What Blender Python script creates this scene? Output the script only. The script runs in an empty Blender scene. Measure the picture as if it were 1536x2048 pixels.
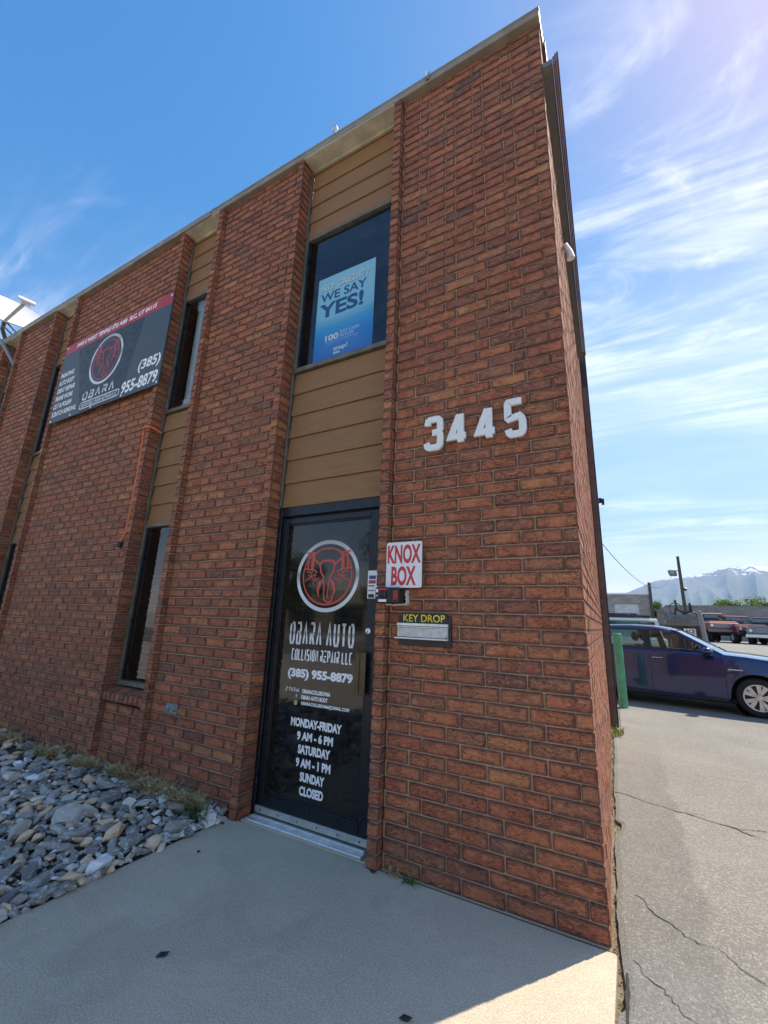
import bpy, bmesh, math, random
from mathutils import Vector, Matrix, noise
R = math.radians
random.seed(7)
scene = bpy.context.scene

# ------------------------------------------------------------------ camera
cam_d = bpy.data.cameras.new('camera'); cam = bpy.data.objects.new('camera', cam_d)
scene.collection.objects.link(cam); scene.camera = cam
cam_d.sensor_fit = 'VERTICAL'; cam_d.sensor_height = 36; cam_d.lens = 15.102
cam_d.clip_start = 0.05; cam_d.clip_end = 60000
CAM = Vector((0.205, -2.586, 1.399))
pit, yaw, rol = R(14.255), R(29.486), R(-2.035)
Rc = Matrix.Rotation(yaw, 3, 'Z') @ Matrix.Rotation(pit, 3, 'X') @ Matrix.Rotation(rol, 3, 'Y')
ax, fw, up = Rc.col[0], Rc.col[1], Rc.col[2]
cam.matrix_world = Matrix.Translation(CAM) @ Matrix((ax, up, -fw)).transposed().to_4x4()

# ------------------------------------------------------------------ sky, sun, exposure
SUN_AZ, SUN_EL = R(35), R(56)          # azimuth from +Y towards +X
world = bpy.data.worlds.new('World'); scene.world = world; world.use_nodes = True
CLOUD_SHIFT = (9.1, 7.7)
def build_sky():
    nt = world.node_tree; nt.nodes.clear(); N = nt.nodes.new; L = nt.links.new
    out = N('ShaderNodeOutputWorld'); bg = N('ShaderNodeBackground'); bg.inputs[1].default_value = 0.15
    sky = N('ShaderNodeTexSky'); sky.sky_type = 'NISHITA'; sky.sun_disc = False
    sky.sun_elevation = SUN_EL; sky.sun_rotation = SUN_AZ
    sky.altitude = 1300; sky.air_density = 1.0; sky.dust_density = .45; sky.ozone_density = 3.0
    tc = N('ShaderNodeTexCoord'); sep = N('ShaderNodeSeparateXYZ'); L(tc.outputs['Generated'], sep.inputs[0])
    def M(op, a, b=None, c=None):
        n = N('ShaderNodeMath'); n.operation = op
        for i, v in enumerate((a, b, c)):
            if v is None: continue
            if isinstance(v, (int, float)): n.inputs[i].default_value = v
            else: L(v, n.inputs[i])
        return n.outputs[0]
    zz = M('ADD', M('MAXIMUM', sep.outputs[2], 0.0), 0.16)
    u = M('DIVIDE', sep.outputs[0], zz); v = M('DIVIDE', sep.outputs[1], zz)
    comb = N('ShaderNodeCombineXYZ'); L(u, comb.inputs[0]); L(v, comb.inputs[1])
    def nz(rot, sc, loc, nscale, detail, rough, dist, lo, hi, src=None):
        mp = N('ShaderNodeMapping'); mp.inputs['Rotation'].default_value = (0, 0, R(rot)); mp.inputs['Scale'].default_value = (sc[0], sc[1], 1)
        mp.inputs['Location'].default_value = (loc[0], loc[1], 0)
        L(src or comb.outputs[0], mp.inputs[0])
        n = N('ShaderNodeTexNoise'); n.inputs['Scale'].default_value = nscale; n.inputs['Detail'].default_value = detail
        n.inputs['Roughness'].default_value = rough; n.inputs['Distortion'].default_value = dist
        L(mp.outputs[0], n.inputs['Vector'])
        r = N('ShaderNodeMapRange'); r.interpolation_type = 'SMOOTHSTEP'
        r.inputs[1].default_value = lo; r.inputs[2].default_value = hi
        L(n.outputs['Fac'], r.inputs[0]); return r.outputs[0]
    # wispy cirrus: fine streaks gathered in patches, over a thin veil
    streak = nz(32, (.55, 2.6), (2.3, 1.1), 1.5, 10, .66, .9, .44, .78)
    wisp = nz(-12, (1.1, 2.2), (7.7, 4.2), 1.9, 9, .62, 1.6, .50, .80)
    patch = nz(0, (1, 1), CLOUD_SHIFT, .75, 3, .5, .3, .40, .66)
    veil = nz(15, (.7, 1.2), (CLOUD_SHIFT[0] + 3, 9.1), .6, 6, .55, .8, .38, .75)
    d = M('ADD', M('MULTIPLY', M('ADD', M('MULTIPLY', streak, .66), M('MULTIPLY', wisp, .48)), patch), M('MULTIPLY', veil, .24))
    d = M('MINIMUM', d, .74)
    hs = N('ShaderNodeHueSaturation'); hs.inputs['Saturation'].default_value = 1.36; hs.inputs['Hue'].default_value = .512; L(sky.outputs[0], hs.inputs['Color'])
    tint = N('ShaderNodeMixRGB'); tint.blend_type = 'MULTIPLY'; tint.inputs[0].default_value = 1; 
    soft = N('ShaderNodeVectorMath'); soft.operation = 'MULTIPLY_ADD'; L(hs.outputs[0], soft.inputs[0]); soft.inputs[1].default_value = (.24, .24, .24); soft.inputs[2].default_value = (1, 1, 1)
    dv = N('ShaderNodeVectorMath'); dv.operation = 'DIVIDE'; L(hs.outputs[0], dv.inputs[0]); L(soft.outputs[0], dv.inputs[1]); L(dv.outputs[0], tint.inputs[1]); tint.inputs[2].default_value = (1.20, .88, .80, 1)   # camera white balance
    mix = N('ShaderNodeMixRGB'); L(d, mix.inputs[0]); L(tint.outputs[0], mix.inputs[1]); mix.inputs[2].default_value = (3.3, 3.2, 3.15, 1)
    L(mix.outputs[0], bg.inputs[0]); L(bg.outputs[0], out.inputs[0])
build_sky()
sun_d = bpy.data.lights.new('sun', 'SUN'); sun = bpy.data.objects.new('sun', sun_d); scene.collection.objects.link(sun)
sun_d.energy = 2.0; sun_d.angle = R(.53); sun_d.color = (1, .90, .74)
sdir = Vector((math.sin(SUN_AZ) * math.cos(SUN_EL), math.cos(SUN_AZ) * math.cos(SUN_EL), math.sin(SUN_EL)))
sun.rotation_euler = sdir.to_track_quat('Z', 'Y').to_euler(); sun.location = (6, 4, 12)
vs = scene.view_settings; vs.view_transform = 'Standard'; vs.look = 'None'; vs.exposure = 1.8; vs.gamma = 1; vs.use_curve_mapping = False
scene.cycles.max_bounces = 6; scene.cycles.diffuse_bounces = 4; scene.cycles.glossy_bounces = 3; scene.cycles.transmission_bounces = 4
scene.cycles.transparent_max_bounces = 8; scene.cycles.volume_bounces = 1; scene.cycles.use_denoising = True
scene.cycles.caustics_reflective = False; scene.cycles.caustics_refractive = False

# ------------------------------------------------------------------ helpers
class MB:
    def __init__(s): s.v = []; s.f = []; s.m = []; s.uv = {}
    def add(s, vs_, fs, m=0):
        o = len(s.v); s.v += [tuple(v) for v in vs_]
        for f in fs: s.f.append(tuple(i + o for i in f)); s.m.append(m)
    def box(s, x0, x1, y0, y1, z0, z1, m=0):
        s.add([(x0,y0,z0),(x1,y0,z0),(x1,y1,z0),(x0,y1,z0),(x0,y0,z1),(x1,y0,z1),(x1,y1,z1),(x0,y1,z1)],
              [(0,3,2,1),(4,5,6,7),(0,1,5,4),(1,2,6,5),(2,3,7,6),(3,0,4,7)], m)
    def cbox(s, x0, x1, y0, y1, z0, z1, c=.004, m=0, M=None):
        vs_, fs = chamfer_box(x0, x1, y0, y1, z0, z1, c)
        if M: vs_ = [M @ Vector(v) for v in vs_]
        s.add(vs_, fs, m)
    def tube(s, pts, r, n=8, m=0, cap=True, r2=None):
        pts = [Vector(p) for p in pts]; rings = []; prev = None
        for i, p in enumerate(pts):
            t = (pts[min(i+1, len(pts)-1)] - pts[max(i-1, 0)]).normalized()
            a = Vector((0,0,1)) if abs(t.z) < .9 else Vector((1,0,0))
            if prev is not None: a = prev
            x = t.cross(a).normalized(); y = x.cross(t).normalized(); prev = y
            rr = r if r2 is None else r + (r2 - r) * i / (len(pts) - 1)
            rings.append([p + x * math.cos(2*math.pi*k/n) * rr + y * math.sin(2*math.pi*k/n) * rr for k in range(n)])
        vs_ = [v for q in rings for v in q]; fs = []
        for i in range(len(pts)-1):
            for k in range(n): fs.append((i*n+k, i*n+(k+1)%n, (i+1)*n+(k+1)%n, (i+1)*n+k))
        if cap: fs.append(tuple(range(n))[::-1]); fs.append(tuple((len(pts)-1)*n+k for k in range(n)))
        s.add(vs_, fs, m)
    def lathe(s, prof, n=16, M=None, m=0):
        vs_ = []; fs = []
        for r, z in prof:
            for k in range(n):
                v = Vector((r*math.cos(2*math.pi*k/n), r*math.sin(2*math.pi*k/n), z)); vs_.append(M @ v if M else v)
        for i in range(len(prof)-1):
            for k in range(n): fs.append((i*n+k, i*n+(k+1)%n, (i+1)*n+(k+1)%n, (i+1)*n+k))
        s.add(vs_, fs, m)
    def build(s, name, mats, parent=None, smooth=False):
        me = bpy.data.meshes.new(name); me.from_pydata(s.v, [], s.f)
        if not isinstance(mats, (list, tuple)): mats = [mats]
        for mt in mats: me.materials.append(mt)
        if len(mats) > 1: me.polygons.foreach_set('material_index', s.m)
        me.update()
        if smooth:
            me.polygons.foreach_set('use_smooth', [True]*len(me.polygons))
            try: me.set_sharp_from_angle(angle=R(smooth if smooth is not True else 40))
            except Exception: pass
        return link(bpy.data.objects.new(name, me), parent)
def link(o, parent=None):
    scene.collection.objects.link(o)
    if parent is not None:
        o.parent = parent
        o.matrix_parent_inverse = WORLD.get(parent.name, Matrix.Identity(4)).inverted()
    return o
WORLD = {}
def thing(name, label, cat, loc=(0,0,0), rz=0, group=None):
    o = bpy.data.objects.new(name, None); o.empty_display_size = .1
    scene.collection.objects.link(o); o.location = loc; o.rotation_euler = (0,0,rz)
    WORLD[o.name] = Matrix.Translation(Vector(loc)) @ Matrix.Rotation(rz, 4, 'Z')
    return tag(o, label, cat, group)
def tag(o, label, cat, group=None):
    o['label'] = label; o['category'] = cat
    if group: o['group'] = group
    return o
def struct(o): o['kind'] = 'structure'; return o
def stuff(o): o['kind'] = 'stuff'; return o
def local(o):                       # mesh already built in its parent's own coordinates
    o.matrix_parent_inverse = Matrix.Identity(4); return o
def chamfer_box(x0, x1, y0, y1, z0, z1, c):
    lo = (x0,y0,z0); hi = (x1,y1,z1); vs_ = []; idx = {}
    for sx in (0,1):
        for sy in (0,1):
            for sz in (0,1):
                for a in range(3):
                    p = []
                    for k, sgn in enumerate((sx,sy,sz)):
                        b = hi[k] if sgn else lo[k]
                        if k != a: b += -c if sgn else c
                        p.append(b)
                    idx[(sx,sy,sz,a)] = len(vs_); vs_.append(tuple(p))
    fs = []
    for a in range(3):
        b, d = (a+1) % 3, (a+2) % 3
        for sg in (0,1):
            q = []
            for (i, j) in ((0,0),(1,0),(1,1),(0,1)):
                key = [0,0,0]; key[a] = sg; key[b] = i; key[d] = j; q.append(idx[tuple(key)+(a,)])
            fs.append(tuple(q) if sg else tuple(q[::-1]))
    for a in range(3):
        b, d = (a+1) % 3, (a+2) % 3
        for i in (0,1):
            for j in (0,1):
                k0 = [0,0,0]; k1 = [0,0,0]; k0[a] = 0; k1[a] = 1
                for kk in (k0, k1): kk[b] = i; kk[d] = j
                q = [idx[tuple(k0)+(b,)], idx[tuple(k1)+(b,)], idx[tuple(k1)+(d,)], idx[tuple(k0)+(d,)]]
                fs.append(tuple(q) if (i + j) % 2 == 1 else tuple(q[::-1]))
    for sx in (0,1):
        for sy in (0,1):
            for sz in (0,1):
                q = (idx[(sx,sy,sz,0)], idx[(sx,sy,sz,1)], idx[(sx,sy,sz,2)])
                fs.append(q if (sx+sy+sz) % 2 == 1 else q[::-1])
    return vs_, fs

# ------------------------------------------------------------------ materials
class G:
    def __init__(s, name):
        s.m = bpy.data.materials.new(name); s.m.use_nodes = True; s.t = s.m.node_tree; s.t.nodes.clear()
        s.out = s.n('ShaderNodeOutputMaterial')
    def n(s, t, **kw):
        x = s.t.nodes.new(t)
        for k, v in kw.items(): setattr(x, k, v)
        return x
    def l(s, a, b): s.t.links.new(a, b)
    def put(s, sock, v):
        if hasattr(v, 'is_output') or isinstance(v, bpy.types.NodeSocket): s.l(v, sock)
        elif isinstance(v, (tuple, list)) and sock.type == 'RGBA': sock.default_value = tuple(v) + ((1,) if len(v) == 3 else ())
        else: sock.default_value = v
    def math(s, op, a, b=0.0, c=None, clamp=False):
        x = s.n('ShaderNodeMath', operation=op, use_clamp=clamp); s.put(x.inputs[0], a); s.put(x.inputs[1], b)
        if c is not None: s.put(x.inputs[2], c)
        return x.outputs[0]
    def mix(s, f, a, b, blend='MIX'):
        x = s.n('ShaderNodeMixRGB', blend_type=blend); s.put(x.inputs[0], f); s.put(x.inputs[1], a); s.put(x.inputs[2], b); return x.outputs[0]
    def noise(s, scale, detail=4, rough=.6, dist=0, vec=None, out='Fac'):
        x = s.n('ShaderNodeTexNoise'); x.inputs['Scale'].default_value = scale; x.inputs['Detail'].default_value = detail
        x.inputs['Roughness'].default_value = rough; x.inputs['Distortion'].default_value = dist
        if vec is not None: s.l(vec, x.inputs['Vector'])
        return x.outputs[out]
    def rng(s, v, a, b, c=0., d=1., smooth=True):
        x = s.n('ShaderNodeMapRange'); x.interpolation_type = 'SMOOTHSTEP' if smooth else 'LINEAR'
        s.put(x.inputs[0], v)
        for i, q in enumerate((a, b, c, d)): x.inputs[i+1].default_value = q
        return x.outputs[0]
    def ramp(s, v, stops, interp='LINEAR'):
        x = s.n('ShaderNodeValToRGB'); x.color_ramp.interpolation = interp; e = x.color_ramp.elements
        while len(e) < len(stops): e.new(.5)
        for q, (p, c) in zip(e, stops): q.position = p; q.color = tuple(c) + (1,)
        s.put(x.inputs[0], v); return x.outputs[0]
    def pos(s): return s.n('ShaderNodeNewGeometry').outputs['Position']
    def obj(s): return s.n('ShaderNodeTexCoord').outputs['Object']
    def uv(s): return s.n('ShaderNodeTexCoord').outputs['UV']
    def scale(s, vec, sc, rot=(0,0,0)):
        x = s.n('ShaderNodeMapping'); x.inputs['Scale'].default_value = sc; x.inputs['Rotation'].default_value = rot; s.l(vec, x.inputs[0]); return x.outputs[0]
    def rnd(s):
        a = s.n('ShaderNodeObjectInfo').outputs['Random']; b = s.n('ShaderNodeNewGeometry').outputs['Random Per Island']
        return s.math('FRACT', s.math('ADD', a, b))
    def bump(s, h, strength=.3, dist=.01, nrm=None):
        x = s.n('ShaderNodeBump'); x.inputs['Strength'].default_value = strength; x.inputs['Distance'].default_value = dist
        s.put(x.inputs['Height'], h)
        if nrm is not None: s.l(nrm, x.inputs['Normal'])
        return x.outputs[0]
    def bsdf(s, col, rough=.6, metal=0., nrm=None, spec=.5, **kw):
        x = s.n('ShaderNodeBsdfPrincipled'); s.put(x.inputs['Base Color'], col); s.put(x.inputs['Roughness'], rough)
        s.put(x.inputs['Metallic'], metal); x.inputs['Specular IOR Level'].default_value = spec
        if nrm is not None: s.l(nrm, x.inputs['Normal'])
        for k, v in kw.items(): s.put(x.inputs[k.replace('_', ' ')], v)
        s.l(x.outputs[0], s.out.inputs[0]); return s.m
def plain(name, c, rough=.5, metal=0., var=.12, scale=20, bump=.0, spec=.5, **kw):
    g = G(name); nz = g.noise(scale, 5, .6, vec=g.obj())
    col = g.mix(g.rng(nz, .3, .7), tuple(q*(1-var) for q in c), tuple(min(1, q*(1+var)) for q in c))
    r = g.rng(g.noise(scale*.6, 3, vec=g.obj()), .3, .7, max(0, rough-.06), min(1, rough+.08))
    return g.bsdf(col, r, metal, g.bump(nz, bump, .004) if bump else None, spec, **kw)

def brick_mat():
    g = G('brick'); r = g.rnd(); P = g.pos(); uv = g.uv(); sp = g.n('ShaderNodeSeparateXYZ'); g.l(uv, sp.inputs[0])
    base = g.ramp(r, [(0, (0.301,0.093,0.055)), (.14, (0.401,0.129,0.065)), (.28, (0.346,0.102,0.058)), (.42, (0.458,0.161,0.075)), (.54, (0.224,0.086,0.061)),
                      (.64, (0.412,0.133,0.070)), (.74, (0.313,0.135,0.075)), (.84, (0.267,0.098,0.065)), (.92, (0.502,0.207,0.088)), (.965, (0.140,0.073,0.064)), (1, (0.380,0.127,0.071))])
    du = g.math('MULTIPLY', g.math('SUBTRACT', .5, g.math('ABSOLUTE', g.math('SUBTRACT', sp.outputs[0], .5))), 3.0)
    dv = g.math('SUBTRACT', .5, g.math('ABSOLUTE', g.math('SUBTRACT', sp.outputs[1], .5)))
    d = g.math('MINIMUM', du, dv)
    off = g.n('ShaderNodeVectorMath', operation='ADD'); g.l(P, off.inputs[0])
    cx = g.n('ShaderNodeCombineXYZ'); g.l(g.math('MULTIPLY', r, 37.), cx.inputs[0]); g.l(g.math('MULTIPLY', r, 11.), cx.inputs[2]); g.l(cx.outputs[0], off.inputs[1])
    V = off.outputs[0]
    wob = g.noise(26, 4, .65, vec=V)
    d2 = g.math('ADD', d, g.math('MULTIPLY', g.math('SUBTRACT', wob, .5), .55))
    edge = g.math('SUBTRACT', 1.0, g.rng(d2, .05, .27))
    flash = g.rng(g.noise(24, 6, .68, 1.6, vec=g.scale(V, (.8, .8, 1.6))), .44, .62)
    col = g.mix(g.math('MULTIPLY', flash, .80), base, g.mix(.45, base, (0.736,0.310,0.124)))
    col = g.mix(g.math('MULTIPLY', edge, .70), col, (0.100,0.050,0.041))
    blot = g.rng(g.noise(55, 3, .6, vec=V), .60, .74)
    col = g.mix(g.math('MULTIPLY', blot, .45), col, (0.123,0.057,0.041))
    # long wavy drag cracks along the brick
    cv = g.scale(V, (1.0, 1.0, 3.2))
    cn = g.noise(14, 4, .6, 1.8, vec=cv)
    crack = g.math('SUBTRACT', 1.0, g.rng(g.math('ABSOLUTE', g.math('SUBTRACT', cn, .5)), .008, .030))
    crack = g.math('MULTIPLY', crack, g.rng(g.noise(7, 2, vec=V), .40, .52))
    col = g.mix(g.math('MULTIPLY', crack, .85), col, (0.039,0.021,0.016))
    spk = g.rng(g.noise(120, 2, .5, vec=V), .70, .78)
    col = g.mix(g.math('MULTIPLY', spk, .55), col, (0.691,0.597,0.478))
    h = g.math('ADD', g.math('MULTIPLY', g.noise(70, 5, .7, vec=V), .5), g.math('MULTIPLY', g.noise(18, 4, .6, 1.0, vec=cv), .9))
    h = g.math('SUBTRACT', h, g.math('MULTIPLY', crack, .55))
    return g.bsdf(col, .78, 0, g.bump(h, .55, .012), .35)
def mortar_mat():
    g = G('mortar'); P = g.pos(); n1 = g.noise(6, 4, vec=P); n2 = g.noise(260, 3, vec=P)
    col = g.ramp(n1, [(.25, (0.287,0.182,0.116)), (.5, (0.390,0.260,0.172)), (.78, (0.494,0.340,0.229))])
    col = g.mix(.25, col, g.ramp(n2, [(.3, (0.234,0.164,0.114)), (.7, (0.753,0.563,0.405))]))
    return g.bsdf(col, .9, 0, g.bump(n2, .4, .004), .2)
def concrete_mat():
    g = G('concrete'); P = g.pos(); big = g.noise(1.1, 5, .6, .6, vec=P); mid = g.noise(9, 5, .65, vec=P); fine = g.noise(230, 2, .55, vec=P); f2 = g.noise(130, 3, .6, vec=P)
    col = g.ramp(big, [(.28, (0.462,0.387,0.287)), (.5, (0.541,0.451,0.333)), (.75, (0.610,0.507,0.374))])
    col = g.mix(g.math('MULTIPLY', g.rng(mid, .45, .75), .20), col, (0.361,0.306,0.236))
    col = g.mix(g.math('MULTIPLY', g.rng(f2, .42, .70), .55), col, (0.882,0.763,0.585))
    col = g.mix(g.math('MULTIPLY', g.rng(fine, .55, .67), .62), col, (0.158,0.135,0.109))
    # faint darker walk-off stains in front of the door
    st = g.noise(2.3, 4, .55, 1.5, vec=g.scale(P, (1, .55, 1), (0, 0, R(25))))
    col = g.mix(g.math('MULTIPLY', g.rng(st, .55, .72), .22), col, (0.305,0.260,0.206))
    pale = g.noise(1.7, 3, .5, 2.0, vec=g.scale(P, (1, 2.2, 1), (0, 0, R(-35))))
    col = g.mix(g.math('MULTIPLY', g.math('SUBTRACT', 1.0, g.rng(g.math('ABSOLUTE', g.math('SUBTRACT', pale, .5)), .004, .03)), .14), col, (0.766,0.652,0.511))
    return g.bsdf(col, .9, 0, g.bump(g.math('ADD', f2, fine), .35, .004), .25)
def asphalt_mat():
    g = G('asphalt'); P = g.pos(); sp = g.n('ShaderNodeSeparateXYZ'); g.l(P, sp.inputs[0])
    big = g.noise(.7, 5, .6, .5, vec=P); fine = g.noise(120, 3, .6, vec=P); agg = g.n('ShaderNodeTexVoronoi'); agg.inputs['Scale'].default_value = 110; g.l(P, agg.inputs['Vector'])
    col = g.ramp(big, [(.3, (0.200,0.188,0.168)), (.55, (0.251,0.236,0.210)), (.8, (0.298,0.280,0.250))])
    av = g.n('ShaderNodeSeparateColor'); g.l(agg.outputs['Color'], av.inputs[0])
    col = g.mix(g.math('MULTIPLY', g.rng(av.outputs[0], .62, .9), .45), col, (0.465,0.446,0.400))
    col = g.mix(g.math('MULTIPLY', g.rng(fine, .54, .70), .60), col, (0.079,0.076,0.070))
    # newer dark sealed strip along the wall (about 0.4 m wide, ragged edge)
    edge = g.math('ADD', g.math('ADD', sp.outputs[0], g.math('MULTIPLY', sp.outputs[1], .004)), g.math('MULTIPLY', g.math('SUBTRACT', g.noise(2.2, 4, .6, vec=P), .5), .30))
    strip = g.math('MULTIPLY', g.math('SUBTRACT', 1.0, g.rng(edge, .38, .43)), g.rng(sp.outputs[1], 1.5, 5.5, 1.0, .0))
    tar = g.ramp(g.noise(5, 4, .6, vec=P), [(.3, (0.088,0.087,0.086)), (.7, (0.153,0.150,0.142))])
    tar = g.mix(g.math('MULTIPLY', g.rng(av.outputs[1], .80, .97), .6), tar, (0.372,0.361,0.340))
    col = g.mix(g.math('MULTIPLY', strip, .45), col, tar)
    h = g.math('ADD', g.math('MULTIPLY', agg.outputs['Distance'], -.8), fine)
    return g.bsdf(col, .88, 0, g.bump(h, .55, .008), .3)
def soil_mat(name, a, b):
    g = G(name); P = g.pos(); n = g.noise(30, 6, .7, vec=P)
    return g.bsdf(g.ramp(n, [(.3, a), (.7, b)]), .95, 0, g.bump(n, .8, .03), .2)
def rock_mat():
    g = G('rock'); r = g.rnd(); P = g.obj()
    base = g.ramp(r, [(0, (0.204,0.195,0.178)), (.16, (0.310,0.294,0.259)), (.32, (0.426,0.398,0.348)), (.46, (0.562,0.510,0.430)), (.56, (0.774,0.689,0.565)), (.64, (0.330,0.300,0.257)),
                      (.72, (0.696,0.479,0.294)), (.80, (0.851,0.577,0.355)), (.84, (0.426,0.349,0.271)), (.88, (0.900,0.900,0.900)), (.94, (0.252,0.240,0.219)), (1, (0.252,0.240,0.219))], 'CONSTANT')
    n = g.noise(22, 6, .65, 1.0, vec=g.scale(g.pos(), (1, 1, 2.4), (.5, .3, 0)))
    col = g.mix(g.math('MULTIPLY', g.rng(n, .50, .68), .55), base, (0.900,0.900,0.900))
    col = g.mix(g.math('MULTIPLY', g.rng(g.noise(11, 4, vec=g.pos()), .5, .75), .40), col, (0.165,0.156,0.142))
    return g.bsdf(col, .75, 0, g.bump(g.noise(60, 5, .7, vec=g.pos()), .5, .01), .35)
def siding_mat():
    g = G('brown_siding'); P = g.pos(); w = g.noise(9, 6, .65, .4, vec=g.scale(P, (.35, 1, 5)))
    col = g.ramp(w, [(.3, (0.234,0.120,0.051)), (.55, (0.288,0.154,0.066)), (.8, (0.338,0.186,0.083))])
    col = g.mix(g.math('MULTIPLY', g.rng(g.noise(1.3, 4, .6, vec=P), .45, .7), .4), col, (0.213,0.129,0.073))
    col = g.mix(g.math('MULTIPLY', g.rng(g.n('ShaderNodeNewGeometry').outputs['Random Per Island'], 0, 1), .22), col, (0.377,0.190,0.070))
    return g.bsdf(col, .62, 0, g.bump(g.noise(40, 4, .7, vec=g.scale(P, (.25, 1, 4))), .25, .004), .35)
def pane_mat(name='window_glass', tint=(.90,.93,.92), k=1.35):
    g = G(name); tr = g.n('ShaderNodeBsdfTransparent'); tr.inputs[0].default_value = tuple(tint) + (1,)
    gl = g.n('ShaderNodeBsdfGlossy'); gl.inputs['Roughness'].default_value = .015; gl.inputs[0].default_value = (.95,.97,1,1)
    fr = g.n('ShaderNodeFresnel'); fr.inputs[0].default_value = 1.5
    gl.inputs[0].default_value = (.95,.97,1,1)
    wob = g.bump(g.noise(1.6, 2, vec=g.pos()), .012, .05); g.l(wob, gl.inputs['Normal'])
    mx = g.n('ShaderNodeMixShader'); g.l(g.math('MULTIPLY', g.math('MULTIPLY', fr.outputs[0], k, clamp=True), g.math('SUBTRACT', 1.0, g.n('ShaderNodeNewGeometry').outputs['Backfacing'])), mx.inputs[0]); g.l(tr.outputs[0], mx.inputs[1]); g.l(gl.outputs[0], mx.inputs[2])
    g.l(mx.outputs[0], g.out.inputs[0]); return g.m
def chrome_print(name, z0, z1):     # printed silver gradient, across the height of the artwork
    g = G(name); sp = g.n('ShaderNodeSeparateXYZ'); g.l(g.pos(), sp.inputs[0])
    t = g.rng(sp.outputs[2], z0, z1, smooth=False)
    return g.bsdf(g.ramp(t, [(0, (.62,.66,.68)), (.35, (.80,.83,.84)), (.52, (.30,.32,.33)), (.62, (.72,.74,.74)), (1, (.42,.43,.42))]), .35, .0)
BRICK, MORTAR, CONC, ASPH, ROCK, SIDING = brick_mat(), mortar_mat(), concrete_mat(), asphalt_mat(), rock_mat(), siding_mat()
PANE = pane_mat()
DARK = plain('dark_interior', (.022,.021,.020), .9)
BRONZE = plain('bronze_metal', (.085,.082,.068), .42, .6, .2, 12)
OLIVE = plain('olive_frame_metal', (.165,.155,.120), .45, .35, .25, 9)
BLACKF = plain('black_door_frame', (.012,.016,.022), .32, .2, .3, 15)
ALU = plain('brushed_aluminium', (.80,.80,.79), .34, .55, .12, 30)
WHITE = plain('white_paint', (.84,.84,.83), .45, 0, .05, 30)
REDP = plain('red_print', (.58,.035,.045), .45, 0, .06)
BLACKP = plain('black_plastic', (.014,.014,.015), .42, 0, .2)
COPING = plain('coping_metal', (.30,.265,.215), .5, .25, .18, 5)
SOFFIT = plain('soffit_metal', (.62,.58,.46), .55, .15, .18, 6)
BROWNM = plain('brown_metal', (.15,.088,.070), .45, .2, .2, 6)
WPRINT = plain('white_print', (.90,.91,.91), .5, 0, .03)
# ------------------------------------------------------------------ text and flat artwork (on the facade, facing -Y)
def text(body, x0, x1, z0, z1, y, mat, parent, name='lettering', bold=.0, shear=0., depth=.0006):
    cu = bpy.data.curves.new('t', 'FONT'); cu.body = body; cu.offset = bold; cu.fill_mode = 'FRONT'; cu.shear = shear
    cu.resolution_u = 4
    o = bpy.data.objects.new('t', cu); scene.collection.objects.link(o)
    dg = bpy.context.evaluated_depsgraph_get(); me = bpy.data.meshes.new_from_object(o.evaluated_get(dg))
    bpy.data.objects.remove(o); bpy.data.curves.remove(cu)
    xs = [v.co.x for v in me.vertices]; ys = [v.co.y for v in me.vertices]
    ax_, bx = min(xs), max(xs); ay, by = min(ys), max(ys)
    for v in me.vertices:
        c = v.co; v.co = (x0 + (c.x-ax_)/(bx-ax_)*(x1-x0), y, z0 + (c.y-ay)/(by-ay)*(z1-z0))
    me.materials.clear(); me.materials.append(mat); me.name = name; me.update()
    return link(bpy.data.objects.new(name, me), parent)
def stroke(mb, pts, w, closed=False, y=0., th=0., m=0):
    """mitred band along 2-D points (x,z) with widths w (number or list); th>0 gives it thickness towards +Y"""
    n = len(pts); P = [Vector((p[0], p[1])) for p in pts]; W = w if isinstance(w, (list, tuple)) else [w]*n
    Lf, Rt = [], []
    for i in range(n):
        a = P[(i-1) % n] if (closed or i > 0) else None; b = P[(i+1) % n] if (closed or i < n-1) else None
        d1 = (P[i]-a).normalized() if a is not None else None; d2 = (b-P[i]).normalized() if b is not None else None
        if d1 is None: d1 = d2
        if d2 is None: d2 = d1
        n1 = Vector((-d1.y, d1.x)); n2 = Vector((-d2.y, d2.x)); mt = (n1+n2)
        mt = mt.normalized() if mt.length > 1e-6 else n1
        k = min(2.0, 1/max(.35, mt.dot(n1)))
        Lf.append(P[i] + mt*k*W[i]/2); Rt.append(P[i] - mt*k*W[i]/2)
    vs_ = [(p.x, y, p.y) for p in Lf] + [(p.x, y, p.y) for p in Rt]; fs = []
    rng = range(n if closed else n-1)
    for i in rng:
        j = (i+1) % n; fs.append((i, j, n+j, n+i)[::1])
    if th:
        vs_ += [(v[0], y+th, v[2]) for v in vs_]; N2 = 2*n
        for i in rng:
            j = (i+1) % n
            fs += [(i, N2+i, N2+j, j), (n+i, n+j, N2+n+j, N2+n+i)]
        if not closed: fs += [(0, n, N2+n, N2), (n-1, N2+n-1, N2+2*n-1, 2*n-1)]
    mb.add(vs_, fs, m)
def arc(cx, cz, rx, rz, a0, a1, n):
    return [(cx + rx*math.cos(R(a0+(a1-a0)*i/n)), cz + rz*math.sin(R(a0+(a1-a0)*i/n))) for i in range(n+1)]
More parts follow.
